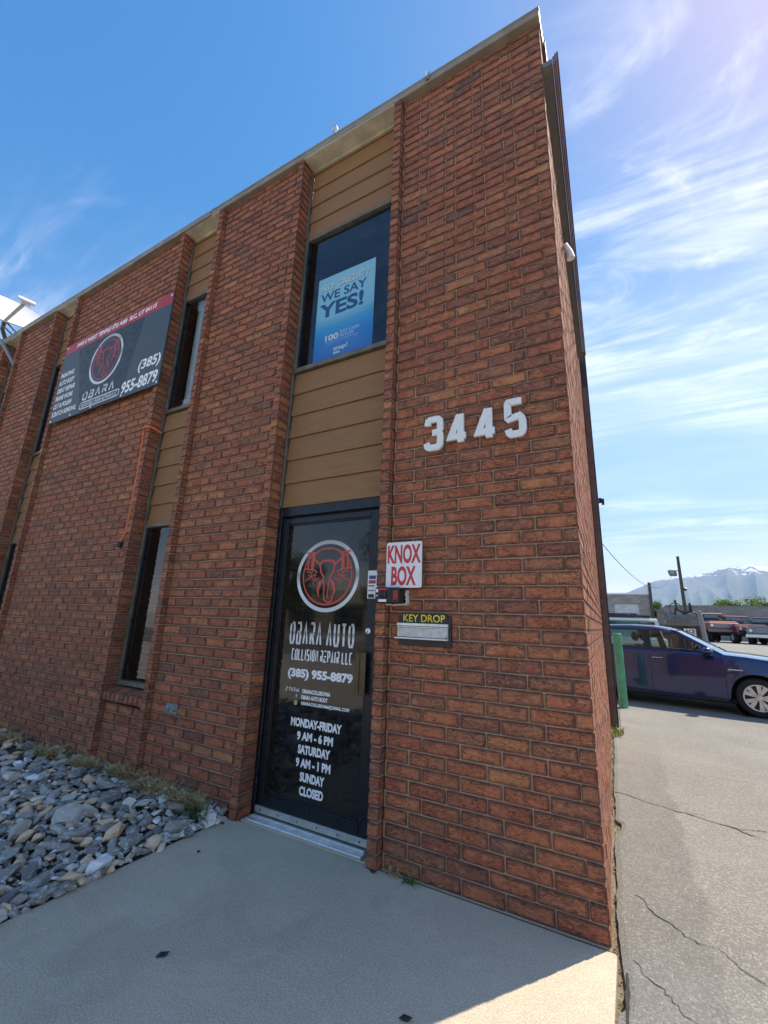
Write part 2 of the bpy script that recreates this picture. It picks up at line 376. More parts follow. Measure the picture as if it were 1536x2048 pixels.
GL = {   # angular techno alphabet: strokes in a 0..1 box
 'O': [[(.42,1),(.85,1),(1,.8),(1,.2),(.8,0),(.2,0),(0,.2),(0,.8),(.12,.95)]],
 'B': [[(.05,1),(.85,1),(1,.8),(.85,.54),(.05,.54)], [(.80,.54),(1,.3),(.85,0),(.07,0),(.07,.50)]],
 'A': [[(0,0),(.5,1.02),(1,0)]], 'V': [[(0,1),(.5,0),(1,1)]],
 'R': [[(.05,1),(.85,1),(1,.8),(.85,.48),(.1,.48),(.1,0)], [(.5,.48),(1,0)]],
 'U': [[(0,1),(0,.2),(.2,0),(.8,0),(1,.2),(1,1)]], 'T': [[(0,1),(1,1)], [(.5,1),(.5,0)]],
 'C': [[(1,1),(.2,1),(0,.8),(0,.2),(.2,0),(1,0)]], 'L': [[(0,1),(0,0),(1,0)]], 'I': [[(.5,1),(.5,0)]],
 'S': [[(1,1),(.1,1),(0,.75),(.1,.52),(.9,.52),(1,.25),(.9,0),(0,0)]], 'N': [[(0,0),(0,1),(1,0),(1,1)]],
 'E': [[(1,1),(0,1)], [(1,.5),(0,.5)], [(1,0),(0,0),(0,.3)]], 'P': [[(0,0),(0,1),(.85,1),(1,.8),(.85,.48),(.2,.48)]]}
def techno(s, x0, x1, z0, z1, y, mat, parent, name='lettering', wt=.24, gap=.32, shear=0.):
    adv = [.55 if c == ' ' else (.45 if c == 'I' else 1.) + gap for c in s]; tot = sum(adv) - gap; u = (x1-x0)/tot; h = z1-z0
    mb = MB(); x = x0; hw = wt*u/2
    for c, a in zip(s, adv):
        if c != ' ':
            wch = (a-gap)*u
            for i, st in enumerate(GL[c]):
                stroke(mb, [(x + hw + p*(wch-2*hw) + shear*q*h, z0 + hw*.8 + q*(h-1.6*hw)) for p, q in st], wt*u, y=y - i*.0004)
        x += a*u
    return mb.build(name, mat, parent)
def elephant(cx, cz, rx, rz, y, parent, silver, red, dark=None):
    """round emblem: silver ring, thin red ring, elephant head with two pistons, drawn as flat print"""
    e = MB(); stroke(e, arc(cx, cz, rx*.95, rz*.95, 0, 360, 64)[:-1], rx*.10, True, y); ring = e.build('emblem_ring', silver, parent)
    m = MB(); S = lambda l: [(cx+p*rx, cz+q*rz) for p, q in l]; w = rx*.046; k = [0]
    def st(l, ww=w, cl=False): k[0] += 1; stroke(m, S(l), ww, cl, y - .0003 - .00012*(k[0] % 9))
    st([(p*.78, q*.80) for p, q in [(math.cos(R(a)), math.sin(R(a))) for a in range(125, 416, 8)]], w*.9)
    st([(.33*math.cos(R(a))*1.3, .55+.22*math.sin(R(a))) for a in range(15, 166, 15)], w*.8)
    for s in (-1, 1):
        f = lambda l: [(s*p, q) for p, q in l]
        for dx, ww in ((.47, .10), (.62, .05)):                              # pistons
            st(f([(dx, .62), (dx+.03, .18)]), rx*ww)
        st(f([(.38, .64), (.72, .66)]), w*1.0); st(f([(.40, .16), (.74, .20)]), w*.8)
        st(f([(0, .40), (.14, .42), (.24, .32), (.30, .36), (.42, .46), (.46, .40)]), w*1.1)    # brow, ear top
        st(f([(.24, .32), (.20, .10), (.10, -.04), (.12, -.18)]), w*1.1)                          # cheek
        st(f([(.14, -.12), (.22, -.22), (.27, -.42), (.22, -.60)]), [w*.6, w*2.2, w*1.6, w*.3])   # tusk
        for l in ([(.30, .10), (.42, .16), (.52, .08), (.50, -.04)], [(.26, -.06), (.36, -.14), (.48, -.06), (.60, .02)], [(.34, .02), (.46, .0), (.58, -.10)],
                  [(.44, -.10), (.42, -.26)], [(.52, .10), (.68, .12)], [(.56, -.06), (.72, -.16)], [(.36, .12), (.40, -.02), (.34, -.10)]):
            st(f(l), w*.55)
    st([(-.10, -.10), (-.06, -.30), (-.07, -.50), (-.04, -.66), (.06, -.74), (.18, -.72), (.22, -.62), (.16, -.56)], w*.8)   # trunk
    st([(.10, -.10), (.07, -.30), (.05, -.48), (.06, -.60), (.11, -.63)], w*.7)
    st([(.26, .25), (.20, .40), (0, .43), (-.20, .40), (-.26, .25)], w*.8)
    m.build('emblem', red, parent); return ring

# ------------------------------------------------------------------ brick building
Hc, Lc, Wc, J = .0813, .237, .084, .0085
NC = 75                                    # courses below the coping
ZT = NC*Hc                                 # 6.016
SD = Vector((math.sin(R(-1.93)), math.cos(R(-1.93)), 0))    # direction of the side wall
SN = Vector((SD.y, -SD.x, 0))
SIDE_LEN = 5.2
PR = .05                                   # pilaster columns stand proud of the panels
# bays from right to left: (right jamb, left jamb)
BAYS = [(-1.270, -2.335), (-3.612, -4.240), (-6.787, -7.375), (-8.632, -9.225)]
COLW = .078
bld = thing('brick_building', 'two-storey red brick shop building with tall brown window bays and glass entrance door', 'building', (-5, 0, 0))
bricks = []                                # (origin, u, n, length, height, depth)
U = Vector((1,0,0)); NF = Vector((0,-1,0))
def run(x0, x1, z, plane_y, start, joints_from_left=True):
    """one course of stretchers between x0 and x1 on the front; start = length of the first piece at x0"""
    x = x0; first = True
    while x < x1 - .02:
        l = start if first else Lc
        e = min(x + l, x1)
        if x1 - e < .03: e = x1
        bricks.append((Vector((x, plane_y, z)), U, NF, e - x - J, Hc - J, .09)); x = e; first = False
panels = [(BAYS[0][0] + COLW, 0.0)]
for a, b in zip(BAYS, BAYS[1:]): panels.append((b[0] + COLW, a[1] - COLW))
panels.append((-13.2, BAYS[3][1] - COLW))
for pi, (xa, xb) in enumerate(panels):
    for n in range(NC):
        z = n*Hc + J/2
        if pi == 0:
            if n % 2 == 0:                  # corner stretcher
                k = 0
                while -(k+1)*Lc > xa - .03:
                    bricks.append((Vector((-(k+1)*Lc + (J if k else J), 0, z)), U, NF, Lc - J, Hc - J, .078)); k += 1
            else:                           # corner header (end of the side wall's stretcher)
                x = -Wc; 
                while x - Lc > xa - .01: bricks.append((Vector((x - Lc + J, 0, z)), U, NF, Lc - J, Hc - J, .078)); x -= Lc
                if x - xa > .03: bricks.append((Vector((xa + J/2, 0, z)), U, NF, x - xa - J/2 - .002, Hc - J, .078))
        else:
            run(xa + J/2, xb + J/2, z, 0, Lc if n % 2 else Lc*.5)
for i, (xr, xl) in enumerate(BAYS):
    for n in range(NC):
        z = n*Hc + J/2
        bricks.append((Vector((xr, -PR, z)), U, NF, COLW - .004, Hc - J, Lc - J))
        bricks.append((Vector((xl - COLW + .004, -PR, z)), U, NF, COLW - .004, Hc - J, Lc - J))
    if i:                                   # apron under the lower window
        for n in range(7): run(xl + .004, xr - .002, n*Hc + J/2, .004, Lc*.82 if n % 2 else Lc*.9)
for n in range(NC):                         # side wall
    z = n*Hc + J/2; s = Wc if n % 2 == 0 else 0
    while s < SIDE_LEN - .03:
        e = min(s + Lc, SIDE_LEN); bricks.append((SD*(s + (J if s else 0)) + Vector((0, 0, z)), SD, SN, e - s - J, Hc - J, .078)); s = e
wall = MB()
for xa, xb in panels: wall.box(xa + .001, xb - (.0085 if xb == 0 else .001), .0085, .12, -.3, ZT)
for xr, xl in BAYS:
    wall.box(xr + .0085, xr + COLW - .0095, -PR + .009, .172, -.3, ZT); wall.box(xl - COLW + .0095, xl - .0085, -PR + .009, .172, -.3, ZT)
for xr, xl in BAYS[1:]: wall.box(xl - .006, xr + .006, .0125, .11, -.3, .565)
q = [SD*.06 - SN*.0085, SD*SIDE_LEN - SN*.0085, SD*SIDE_LEN - SN*.2, SD*.06 - SN*.118]
wall.add([(p.x, p.y, z) for z in (-.3, ZT) for p in q], [(0,1,5,4),(1,2,6,5),(2,3,7,6),(3,0,4,7),(4,5,6,7)])
wall_o = wall.build('brick_wall', MORTAR, bld)
wall_o['label'] = 'pale raked mortar joints of the brick wall'

def brick_geo(l, h, d, rnd, amp=.0016):
    vs_, fs = chamfer_box(0, l, 0, d, 0, h, .0045)
    off = {}
    out = []
    for v in vs_:
        k = (v[0] > l/2, v[2] > h/2, v[1] > d/2)
        if k not in off: off[k] = (rnd.uniform(-amp, amp), rnd.uniform(-amp, amp)*.8, rnd.uniform(-amp, amp))
        a = off[k]; out.append((v[0]+a[0], v[1]+a[1] + rnd.uniform(-.0007, .0007), v[2]+a[2]))
    return out, fs
def brick_uv(me, dims):
    uvl = me.uv_layers.new(name='UVMap')
    return uvl
def uv_for(co, nrm, l, h, d):
    if abs(nrm[1]) >= max(abs(nrm[0]), abs(nrm[2])): return (co[0]/l, co[2]/h)
    if abs(nrm[0]) >= abs(nrm[2]): return (min(1, max(0, co[1]/d)), co[2]/h)
    return (co[0]/l, .04)
rb = random.Random(11)
def score(b):
    o, u, n, l, h, d = b; c = o + u*(l/2) + Vector((0,0,h/2)); v = CAM - c; dist = v.length
    fc = max(0, v.normalized().dot(n)); f2 = abs(v.normalized().dot(u))
    s = (fc*l + f2*(d if l < .1 else 0))*h/dist**2
    dd = (c - CAM); px = dd.dot(ax)/max(.01, dd.dot(fw)); pz = dd.dot(up)/max(.01, dd.dot(fw))
    return s if abs(px) < .93 and abs(pz) < 1.22 and dd.dot(fw) > 0 else 0
order = sorted(range(len(bricks)), key=lambda i: -score(bricks[i])); solo = set(order[:300])
shared = {}
def solo_mesh(l, h, d):
    key = (round(l, 3), round(d, 3)); var = rb.randrange(6)
    if (key, var) not in shared:
        vs_, fs = brick_geo(l, h, d, rb); me = bpy.data.meshes.new('brick'); me.from_pydata(vs_, [], fs); me.materials.append(BRICK); me.update()
        uvl = me.uv_layers.new(name='UVMap')
        for p in me.polygons:
            for li in p.loop_indices: uvl.data[li].uv = uv_for(me.vertices[me.loops[li].vertex_index].co, p.normal, l, h, d)
        shared[(key, var)] = me
    return shared[(key, var)]
def frame(b):
    o, u, n, l, h, d = b; M = Matrix((u, -n, Vector((0,0,1)))).transposed().to_4x4(); M.translation = o; return M
V, F, UVS = [], [], []
for i, b in enumerate(bricks):
    l, h, d = b[3:]; M = frame(b)
    if i in solo:
        o = link(bpy.data.objects.new('brick', solo_mesh(l, h, d)), wall_o)
        o.matrix_parent_inverse = Matrix.Identity(4); o.matrix_basis = M @ Matrix.Translation((0, rb.uniform(-.0022, .0015), 0)) @ Matrix.Rotation(rb.uniform(-.004, .004), 4, 'Y')
    else:
        vs_, fs = brick_geo(l, h, d, rb); o0 = len(V); jit = rb.uniform(-.0022, .0015)
        V += [tuple(M @ Vector((v[0], v[1]+jit, v[2]))) for v in vs_]
        for f in fs:
            p = [Vector(vs_[k]) for k in f]; nr = (p[1]-p[0]).cross(p[2]-p[0])
            F.append(tuple(k+o0 for k in f)); UVS += [uv_for(vs_[k], nr, l, h, d) for k in f]
me = bpy.data.meshes.new('brickwork'); me.from_pydata(V, [], F); me.materials.append(BRICK); me.update()
uvl = me.uv_layers.new(name='UVMap'); uvl.data.foreach_set('uv', [c for q_ in UVS for c in q_])
bw = stuff(link(bpy.data.objects.new('brickwork', me), wall_o)); bw.matrix_parent_inverse = Matrix.Identity(4)
wall_o.matrix_parent_inverse = Matrix.Translation((5, 0, 0))

# coping, soffits, back wall, roof, eave, downspout
m = MB(); m.cbox(-13.4, .012, -.064, .16, 6.056, 6.128, .006); m.cbox(-13.4, .016, -.070, .02, 6.112, 6.132, .003)
m.cbox(-5.3, -3.75, -.073, -.060, 6.046, 6.12, .003)
m.build('coping', COPING, bld)
m = MB(); q = [(SD*s + SN*o) for s, o in ((.16, .03), (SIDE_LEN, .03), (SIDE_LEN, -.2), (.16, -.2))]
m.add([(p.x, p.y, z) for z in (6.05, 6.13) for p in q], [(0,1,5,4),(1,2,6,5),(2,3,7,6),(3,0,4,7),(4,5,6,7),(3,2,1,0)]); m.build('side_coping', BROWNM, bld)
m = MB(); q = [Vector((-13.3, .2, 0)), SD*.2 - SN*.15, SD*SIDE_LEN - SN*.15, Vector((-13.3, 5.2, 0))]
m.add([(p.x, p.y, z) for z in (5.7, 5.8) for p in q], [(0,1,5,4),(1,2,6,5),(2,3,7,6),(3,0,4,7),(4,5,6,7),(3,2,1,0)]); m.build('roof', BROWNM, bld)
m = MB(); m.box(-13.2, -.2, 5.0, 5.19, -.3, 6.0); m.build('rear_wall', MORTAR, bld)
for i, (xr, xl) in enumerate(BAYS):
    m = MB(); m.box(xl + .002, xr - .002, -.056, .135, 6.044, 6.0545); m.box(xl + .002, xr - .002, .090, .135, 6.025, 6.0435); m.build('soffit', SOFFIT, bld)
m = MB()
q = lambda s, o, z: tuple(SD*s + SN*o + Vector((0,0,z)))
def sbox(mb, s0, s1, o0, o1, z0, z1, mi=0):
    p = [(s0,o0),(s1,o0),(s1,o1),(s0,o1)]; mb.add([q(a, b, z) for z in (z0, z1) for a, b in p], [(0,3,2,1),(4,5,6,7),(0,1,5,4),(1,2,6,5),(2,3,7,6),(3,0,4,7)], mi)
sbox(m, -.004, 4.1, .002, .074, 5.55, 5.60); m.build('eave_soffit', plain('grey_soffit', (.17,.155,.145), .6, .1), bld)
m = MB()
for s0, s1 in ((-.006, 4.1),):
    sbox(m, s0, s1, .076, .090, 5.535, 5.615); sbox(m, s0, s1, .091, .104, 5.55, 5.635); sbox(m, s0, s1, .105, .118, 5.57, 5.645)
m.build('gutter', BROWNM, bld)
m = MB(); sbox(m, 4.98, 5.06, .012, .085, .05, 5.5); sbox(m, 4.97, 5.07, .004, .095, 1.9, 1.96); sbox(m, 4.97, 5.07, .004, .095, 4.1, 4.16); m.build('downspout', BROWNM, bld)
m = MB(); sbox(m, 5.2, 5.32, -.02, .105, -.1, 6.35); m.build('corner_trim', plain('dark_trim', (.05,.04,.042), .5, .2), bld)
m = MB(); sbox(m, 5.24, 5.29, .106, .15, 3.46, 3.54); sbox(m, 5.22, 5.31, .150, .19, 3.43, 3.52); m.build('wall_lamp', BLACKP, bld)

# siding boards, trims, windows
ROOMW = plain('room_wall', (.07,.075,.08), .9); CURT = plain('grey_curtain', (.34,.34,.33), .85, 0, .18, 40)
def boards(xl, xr, z0, z1, n):
    h = .2145
    for k in range(n):
        a, b = z0 + k*h, min(z1, z0 + (k+1)*h); m = MB(); y0, y1 = .094, .108
        vs_ = [(xl, y0, a), (xr, y0, a), (xr, y1, b - .004), (xl, y1, b - .004), (xl, .125, a), (xr, .125, a), (xr, .125, b - .004), (xl, .125, b - .004)]
        m.add(vs_, [(0,1,2,3), (4,7,6,5), (0,4,5,1), (3,2,6,7), (0,3,7,4), (1,5,6,2)]); m.build('siding_board', SIDING, bld)
    m = MB(); m.box(xl, xr, .1255, .14, z0, z1); m.build('siding_backing', DARK, bld)
def window(xl, xr, z0, z1, kind):
    w = MB(); t = .034
    w.cbox(xl, xl+t, .078, .135, z0, z1, .003); w.cbox(xr-t, xr, .078, .135, z0, z1, .003)
    w.cbox(xl+t+.0005, xr-t-.0005, .080, .135, z1-t, z1, .003); w.cbox(xl+t+.0005, xr-t-.0005, .072, .135, z0, z0+t*1.25, .003)
    w.cbox(xl+t, xl+t+.014, .098, .130, z0+t, z1-t, .002, 1); w.cbox(xr-t-.014, xr-t, .098, .130, z0+t, z1-t, .002, 1)
    wo = w.build('window', [OLIVE, BLACKF], bld)
    p = MB(); p.box(xl+t+.01, xr-t-.01, .116, .120, z0+t, z1-t); p.build('pane', PANE, wo)
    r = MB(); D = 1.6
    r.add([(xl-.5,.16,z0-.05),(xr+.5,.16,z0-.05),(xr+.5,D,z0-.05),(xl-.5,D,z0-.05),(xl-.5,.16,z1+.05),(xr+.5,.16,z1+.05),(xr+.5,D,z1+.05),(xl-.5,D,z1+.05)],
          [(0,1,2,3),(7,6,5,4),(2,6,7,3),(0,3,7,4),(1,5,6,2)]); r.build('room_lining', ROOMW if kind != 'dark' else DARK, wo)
    if kind == 'curtain':
        c = MB(); n = 26; x0, x1 = xl + .17, xr + .05; pts = [(x0 + (x1-x0)*k/n, .185 + .012*math.sin(k*1.9) + .006*math.sin(k*.7)) for k in range(n+1)]
        c.add([(x, y, z) for z in (z0+.1, z1) for x, y in pts], [(k, k+1, n+2+k, n+1+k) for k in range(n)]); c.build('curtain', CURT, wo, True)
    if kind == 'blind':
        c = MB(); k = 0; z = z0 + .06
        while z < z1 - .5: c.box(xl + .10, xr, .20, .222, z, z + .002); z += .05
        c.build('blind', plain('blind_slats', (.20,.22,.22), .6), wo)
    return wo
for i, (xr, xl) in enumerate(BAYS):
    a, b = xl + .001, xr - .001
    for z0, z1 in ((2.31, 3.597), (5.131, 6.024)):
        for xx in (a, b - .022): m = MB(); m.cbox(xx, xx + .022, .070, .10, z0, z1, .003); m.build('jamb_trim', OLIVE, bld)
    if i == 0:
        boards(a + .023, b - .023, 2.31, 3.597, 6); boards(a + .023, b - .023, 5.131, 6.024, 5)
        window(a, b, 3.60, 5.128, 'room')
    else:
        boards(a + .023, b - .023, 2.31, 3.597, 6); boards(a + .023, b - .023, 5.131, 6.024, 5)
        window(a, b, 3.60, 5.128, 'curtain' if i == 1 else 'dark'); window(a, b, .715, 2.307, 'blind' if i == 1 else 'dark')
        # rowlock sill
        sl = MB(); n = 9; w = (b - a)/n
        s0 = MB(); s0.box(a, b, .0, .12, .585, .640); so = s0.build('window_sill', MORTAR, bld)
        for k in range(n):
            vs_, fs = chamfer_box(a + k*w + .003, a + (k+1)*w - .003, -.040, .090, 0, .075, .004)
            sb = MB(); sb.add([(x, y, .590 + z + (y+.04)*.30 + .002*math.sin(k*2.1)) for x, y, z in vs_], fs); ob = sb.build('brick', BRICK, so)
            ob.data.uv_layers.new(name='UVMap')
# ------------------------------------------------------------------ entrance door (part of the building)
def vinyl_mat():
    g = G('black_vinyl_glass'); P = g.pos()
    a = g.noise(38, 3, .6, .3, vec=g.scale(P, (1, 1, .25))); b = g.noise(38, 3, .6, .3, vec=g.scale(P, (.25, 1, 1)))
    w = g.math('MAXIMUM', g.rng(a, .50, .66), g.rng(b, .50, .66))
    return g.bsdf(g.mix(w, (.006,.006,.006), (.020,.018,.014)), .06, 0, None, .5, Coat_Weight=.4, Coat_Roughness=.02)
DX0, DX1 = BAYS[0][1], BAYS[0][0]
d = MB(); d.cbox(DX0 + .001, DX0 + .036, .085, .165, .0, 2.303, .003); d.cbox(DX1 - .060, DX1 - .001, .085, .165, .0, 2.303, .003); d.cbox(DX0 + .0365, DX1 - .0605, .085, .165, 2.225, 2.303, .003)
d.cbox(DX0 + .036, DX0 + .048, .115, .165, .02, 2.225, .002); d.cbox(DX1 - .072, DX1 - .060, .115, .165, .02, 2.225, .002); d.cbox(DX0 + .049, DX1 - .073, .117, .165, 2.213, 2.2245, .002)
dframe = d.build('door_frame', BLACKF, bld)
d = MB(); x0, x1 = DX0 + .040, DX1 - .066
gx0, gx1, gz0, gz1 = -2.245, -1.420, .150, 2.160
d.cbox(x0, gx0, .100, .140, .030, 2.208, .003); d.cbox(gx1, x1, .100, .140, .030, 2.208, .003)
d.cbox(gx0 + .0003, gx1 - .0003, .100, .140, .030, gz0, .003); d.cbox(gx0 + .0003, gx1 - .0003, .100, .140, gz1, 2.208, .003)
for a, b, c, e in ((gx0, gx0 + .012, gz0, gz1), (gx1 - .012, gx1, gz0, gz1)): d.cbox(a, b, .108, .13, c, e, .002)
d.cbox(gx0 + .012, gx1 - .012, .108, .13, gz0, gz0 + .012, .002); d.cbox(gx0 + .012, gx1 - .012, .108, .13, gz1 - .012, gz1, .002)
door = d.build('door', BLACKF, bld); door['label'] = 'black glass entrance door covered with white lettering'
p = MB(); p.box(gx0 + .005, gx1 - .005, .120, .126, gz0, gz1); p.build('door_glass', vinyl_mat(), door)
YL = .1192
SIL = chrome_print('silver_ring_print', 1.45, 2.0)
elephant(-1.812, 1.727, .296, .277, YL, door, SIL, plain('coral_print', (.62,.085,.060), .5, 0, .05))
techno('OBARA AUTO', -2.133, -1.533, 1.205, 1.371, YL, chrome_print('silver_letter_print', 1.2, 1.375), door, wt=.33, gap=.24)
techno('COLLISION REPAIR LLC', -2.098, -1.541, 1.090, 1.172, YL, WPRINT, door, wt=.36, gap=.20)
text('(385) 955-8879', -2.119, -1.528, .950, 1.030, YL, WPRINT, door, bold=.05)
text('TikTok', -2.100, -1.994, .866, .892, YL, WPRINT, door, bold=.012)
text('OBARACOLLISION66', -1.968, -1.713, .862, .891, YL, WPRINT, door, bold=.045)
text('OBARA AUTO BODY', -1.974, -1.732, .820, .849, YL, WPRINT, door, bold=.045)
text('OBARACOLLISION66@GMAIL.COM', -1.972, -1.545, .776, .805, YL, WPRINT, door, bold=.045)
nb = MB(); stroke(nb, [(-2.118, .892), (-2.118, .870)], .005, y=YL); stroke(nb, [(-2.1155, .892), (-2.108, .883)], .005, y=YL - .0003); stroke(nb, arc(-2.1235, .870, .005, .005, 0, 360, 12)[:-1], .0035, True, YL - .0006); nb.build('note_icon', WPRINT, door)
ib = MB(); ib.add([(-2.036, YL, .824), (-2.006, YL, .824), (-2.006, YL, .854), (-2.036, YL, .854)], [(0,1,2,3)]); io = ib.build('square_icon', plain('blue_icon', (.045,.09,.30), .5), door)
text('f', -2.025, -2.013, .826, .850, YL - .0006, WPRINT, io, bold=.03)
cb = MB(); cb.add([(x, YL, z) for x, z in arc(-2.021, .790, .016, .016, 0, 360, 20)[:-1]], [tuple(range(20))]); co = cb.build('round_icon', plain('cream_icon', (.62,.50,.30), .5), door)
text('M', -2.030, -2.012, .783, .797, YL - .0006, BLACKP, co)
for k, (s, hw) in enumerate((('MONDAY-FRIDAY', .2265), ('9 AM - 6 PM', .160), ('SATURDAY', .142), ('9 AM - 1 PM', .152), ('SUNDAY', .107), ('CLOSED', .104))):
    zc = .662 - k*.0864; text(s, -1.825 - hw, -1.825 + hw, zc - .030, zc + .030, YL, WPRINT, door, bold=.05)
# pull handle, lock, sweep, threshold, hinge, decal
h = MB(); h.cbox(-1.478, -1.393, .060, .068, .908, 1.186, .002); h.cbox(-1.408, -1.393, .068, .099, .95, .97, .002); h.cbox(-1.408, -1.393, .068, .099, 1.12, 1.14, .002); h.cbox(-1.470, -1.440, .054, .0605, .91, 1.184, .002)
h.build('pull_handle', plain('bronze_handle', (.11,.088,.058), .38, .75, .15), door)
Mk = Matrix.Translation((-1.403, .100, 1.328)) @ Matrix.Rotation(R(90), 4, 'X')
h = MB(); h.lathe([(0, .016), (.012, .016), (.020, .012), (.022, 0)], 18, Mk); lk = h.build('lock_cylinder', ALU, door, True)
h = MB(); h.box(-1.405, -1.401, .0825, .0835, 1.318, 1.334); h.build('key_slot', BLACKP, lk)
h = MB(); h.cbox(x0 + .004, x1 - .004, .080, .0985, .034, .078, .003)
sw = h.build('door_sweep', plain('sweep_metal', (.55,.53,.48), .4, .7), door)
for k in range(6):
    h = MB(); xx = x0 + .06 + k*(x1 - x0 - .12)/5; h.lathe([(0, .003), (.005, .002), (.006, 0)], 8, Matrix.Translation((xx, .080, .057)) @ Matrix.Rotation(R(90), 4, 'X')); h.build('screw', BLACKP, sw)
h = MB(); h.cbox(DX0 + .037, DX1 - .061, -.005, .150, .006, .022, .004); h.cbox(DX0 + .045, DX1 - .07, .045, .065, .0225, .029, .002); h.build('threshold', ALU, bld)
h = MB(); h.tube([(DX0 + .038, .082, 1.98), (DX0 + .038, .082, 2.10)], .009, 8); h.build('hinge', BLACKF, door)
h = MB(); h.tube([(DX0 + .038, .082, .14), (DX0 + .038, .082, .26)], .009, 8); h.build('hinge', BLACKF, door)
h = MB(); h.add([(-1.427, .0985, 1.553), (-1.345, .0985, 1.553), (-1.345, .0985, 1.752), (-1.427, .0985, 1.752)], [(0,1,2,3)]); dc = h.build('decal', WHITE, door)
for (a, b, c, e, mt) in ((-1.417, -1.36, 1.690, 1.716, 'blue_icon'), (-1.419, -1.36, 1.658, 1.682, 'red_print'), (-1.419, -1.37, 1.638, 1.646, 'black_plastic'), (-1.419, -1.37, 1.606, 1.612, 'black_plastic'), (-1.419, -1.37, 1.558, 1.584, 'black_plastic')):
    h = MB(); h.add([(a, .0978, c), (b, .0978, c), (b, .0978, e), (a, .0978, e)], [(0,1,2,3)]); h.build('decal_print', bpy.data.materials[mt], dc)
# ------------------------------------------------------------------ things fixed to the facade
# house numbers: heavy rounded digits standing off the wall
DIG = {'3': [[(.04,.80),(.10,.96),(.24,1),(.80,1),(.96,.94),(1,.80),(1,.64),(.90,.53),(.42,.52)], [(.90,.53),(1,.42),(1,.16),(.94,.05),(.80,0),(.20,0),(.06,.05),(.0,.18)]],
       '4': [[(.74,0),(.74,1.0)], [(.66,.985),(.04,.215),(1.10,.215)]],
       '5': [[(.98,1),(.10,1),(.02,.94),(.02,.52),(.10,.48),(.78,.54),(.94,.46),(1,.36),(1,.14),(.94,.05),(.82,0),(.20,0),(.08,.05),(.02,.16)]]}
def digit(ch, x0, x1, z0, z1, label):
    m = MB(); w = .045; W, Hh = (x1-x0) - w, (z1-z0) - w
    for i, st in enumerate(DIG[ch]): stroke(m, [(x0 + w/2 + p*W, z0 + w/2 + q*Hh) for p, q in st], w, y=-.030 - i*.0006, th=.022)
    o = m.build('house_number', plain('white_digit', (.82,.83,.80), .4, 0, .06, 60)); tag(o, label, 'house number', 'house number digits')
digit('3', -.943, -.798, 2.548, 2.803, 'white raised digit 3, leftmost of the four house numbers on the brick')
digit('4', -.769, -.626, 2.556, 2.803, 'white raised digit four standing right after the three on the brick')
digit('4', -.578, -.433, 2.552, 2.803, 'white raised digit four standing just before the five on the brick')
digit('5', -.383, -.246, 2.545, 2.812, 'white raised digit 5, rightmost of the four house numbers on the brick')
# KNOX BOX sign
kn = thing('metal_sign', 'white metal sign with red letters reading KNOX BOX', 'sign', (-1.06, -.03, 1.61))
m = MB(); pts = []
for cx_, cz_, a in ((-.945, 1.902, 0), (-1.178, 1.902, 90), (-1.178, 1.628, 180), (-.945, 1.628, 270)): pts += arc(cx_, cz_, .014, .014, a, a+90, 5)
n = len(pts); Y0 = -.058
m.add([(x, Y0, z) for x, z in pts] + [(x, Y0 + .003, z) for x, z in pts], [tuple(range(n))[::-1], tuple(range(n, 2*n))] + [(i, (i+1) % n, n+(i+1) % n, n+i) for i in range(n)])
m.build('sign_plate', plain('sign_white', (.80,.81,.82), .38, 0, .05, 12), kn)
text('KNOX', -1.183, -.939, 1.772, 1.898, Y0 - .0008, REDP, kn, bold=.035); text('BOX', -1.152, -.972, 1.628, 1.754, Y0 - .0008, REDP, kn, bold=.035)
# key box
kb = thing('lock_box', 'small black lock box with red labels under the red-lettered white sign', 'lock box', (-1.15, -.05, 1.51))
m = MB(); m.cbox(-1.236, -1.062, -.120, -.045, 1.512, 1.612, .006); m.cbox(-1.130, -1.118, -.1235, -.119, 1.515, 1.609, .001); m.build('housing', BLACKP, kb)
m = MB(); m.cbox(-1.200, -1.150, -.136, -.119, 1.548, 1.590, .005); m.cbox(-1.190, -1.160, -.141, -.1355, 1.556, 1.582, .003); m.build('lock_cover', plain('black_gloss', (.02,.02,.022), .25), kb)
m = MB(); m.box(-1.202, -1.150, -.1225, -.1203, 1.593, 1.606); m.box(-1.098, -1.070, -.1225, -.1203, 1.536, 1.590); m.build('red_label', REDP, kb)
text('KEY', -1.094, -1.074, 1.542, 1.584, -.1231, BLACKP, kb)
m = MB(); m.box(-1.226, -1.212, -.1222, -.1203, 1.580, 1.602); m.box(-1.208, -1.150, -.1222, -.1203, 1.520, 1.536); m.box(-1.226, -1.212, -.1222, -.1203, 1.556, 1.562); m.build('white_label', WPRINT, kb)
m = MB(); rk = random.Random(3)
pts = [(-1.20 + .155*t/14, 1.508 + rk.uniform(-.006, .004)) for t in range(15)] + [(-1.046 + rk.uniform(-.006, .006), 1.508 + .09*t/8) for t in range(9)]
stroke(m, pts, .007, y=-.046, th=.040); m.build('sealant', plain('white_sealant', (.72,.71,.66), .6, 0, .1, 60, .5), kb)
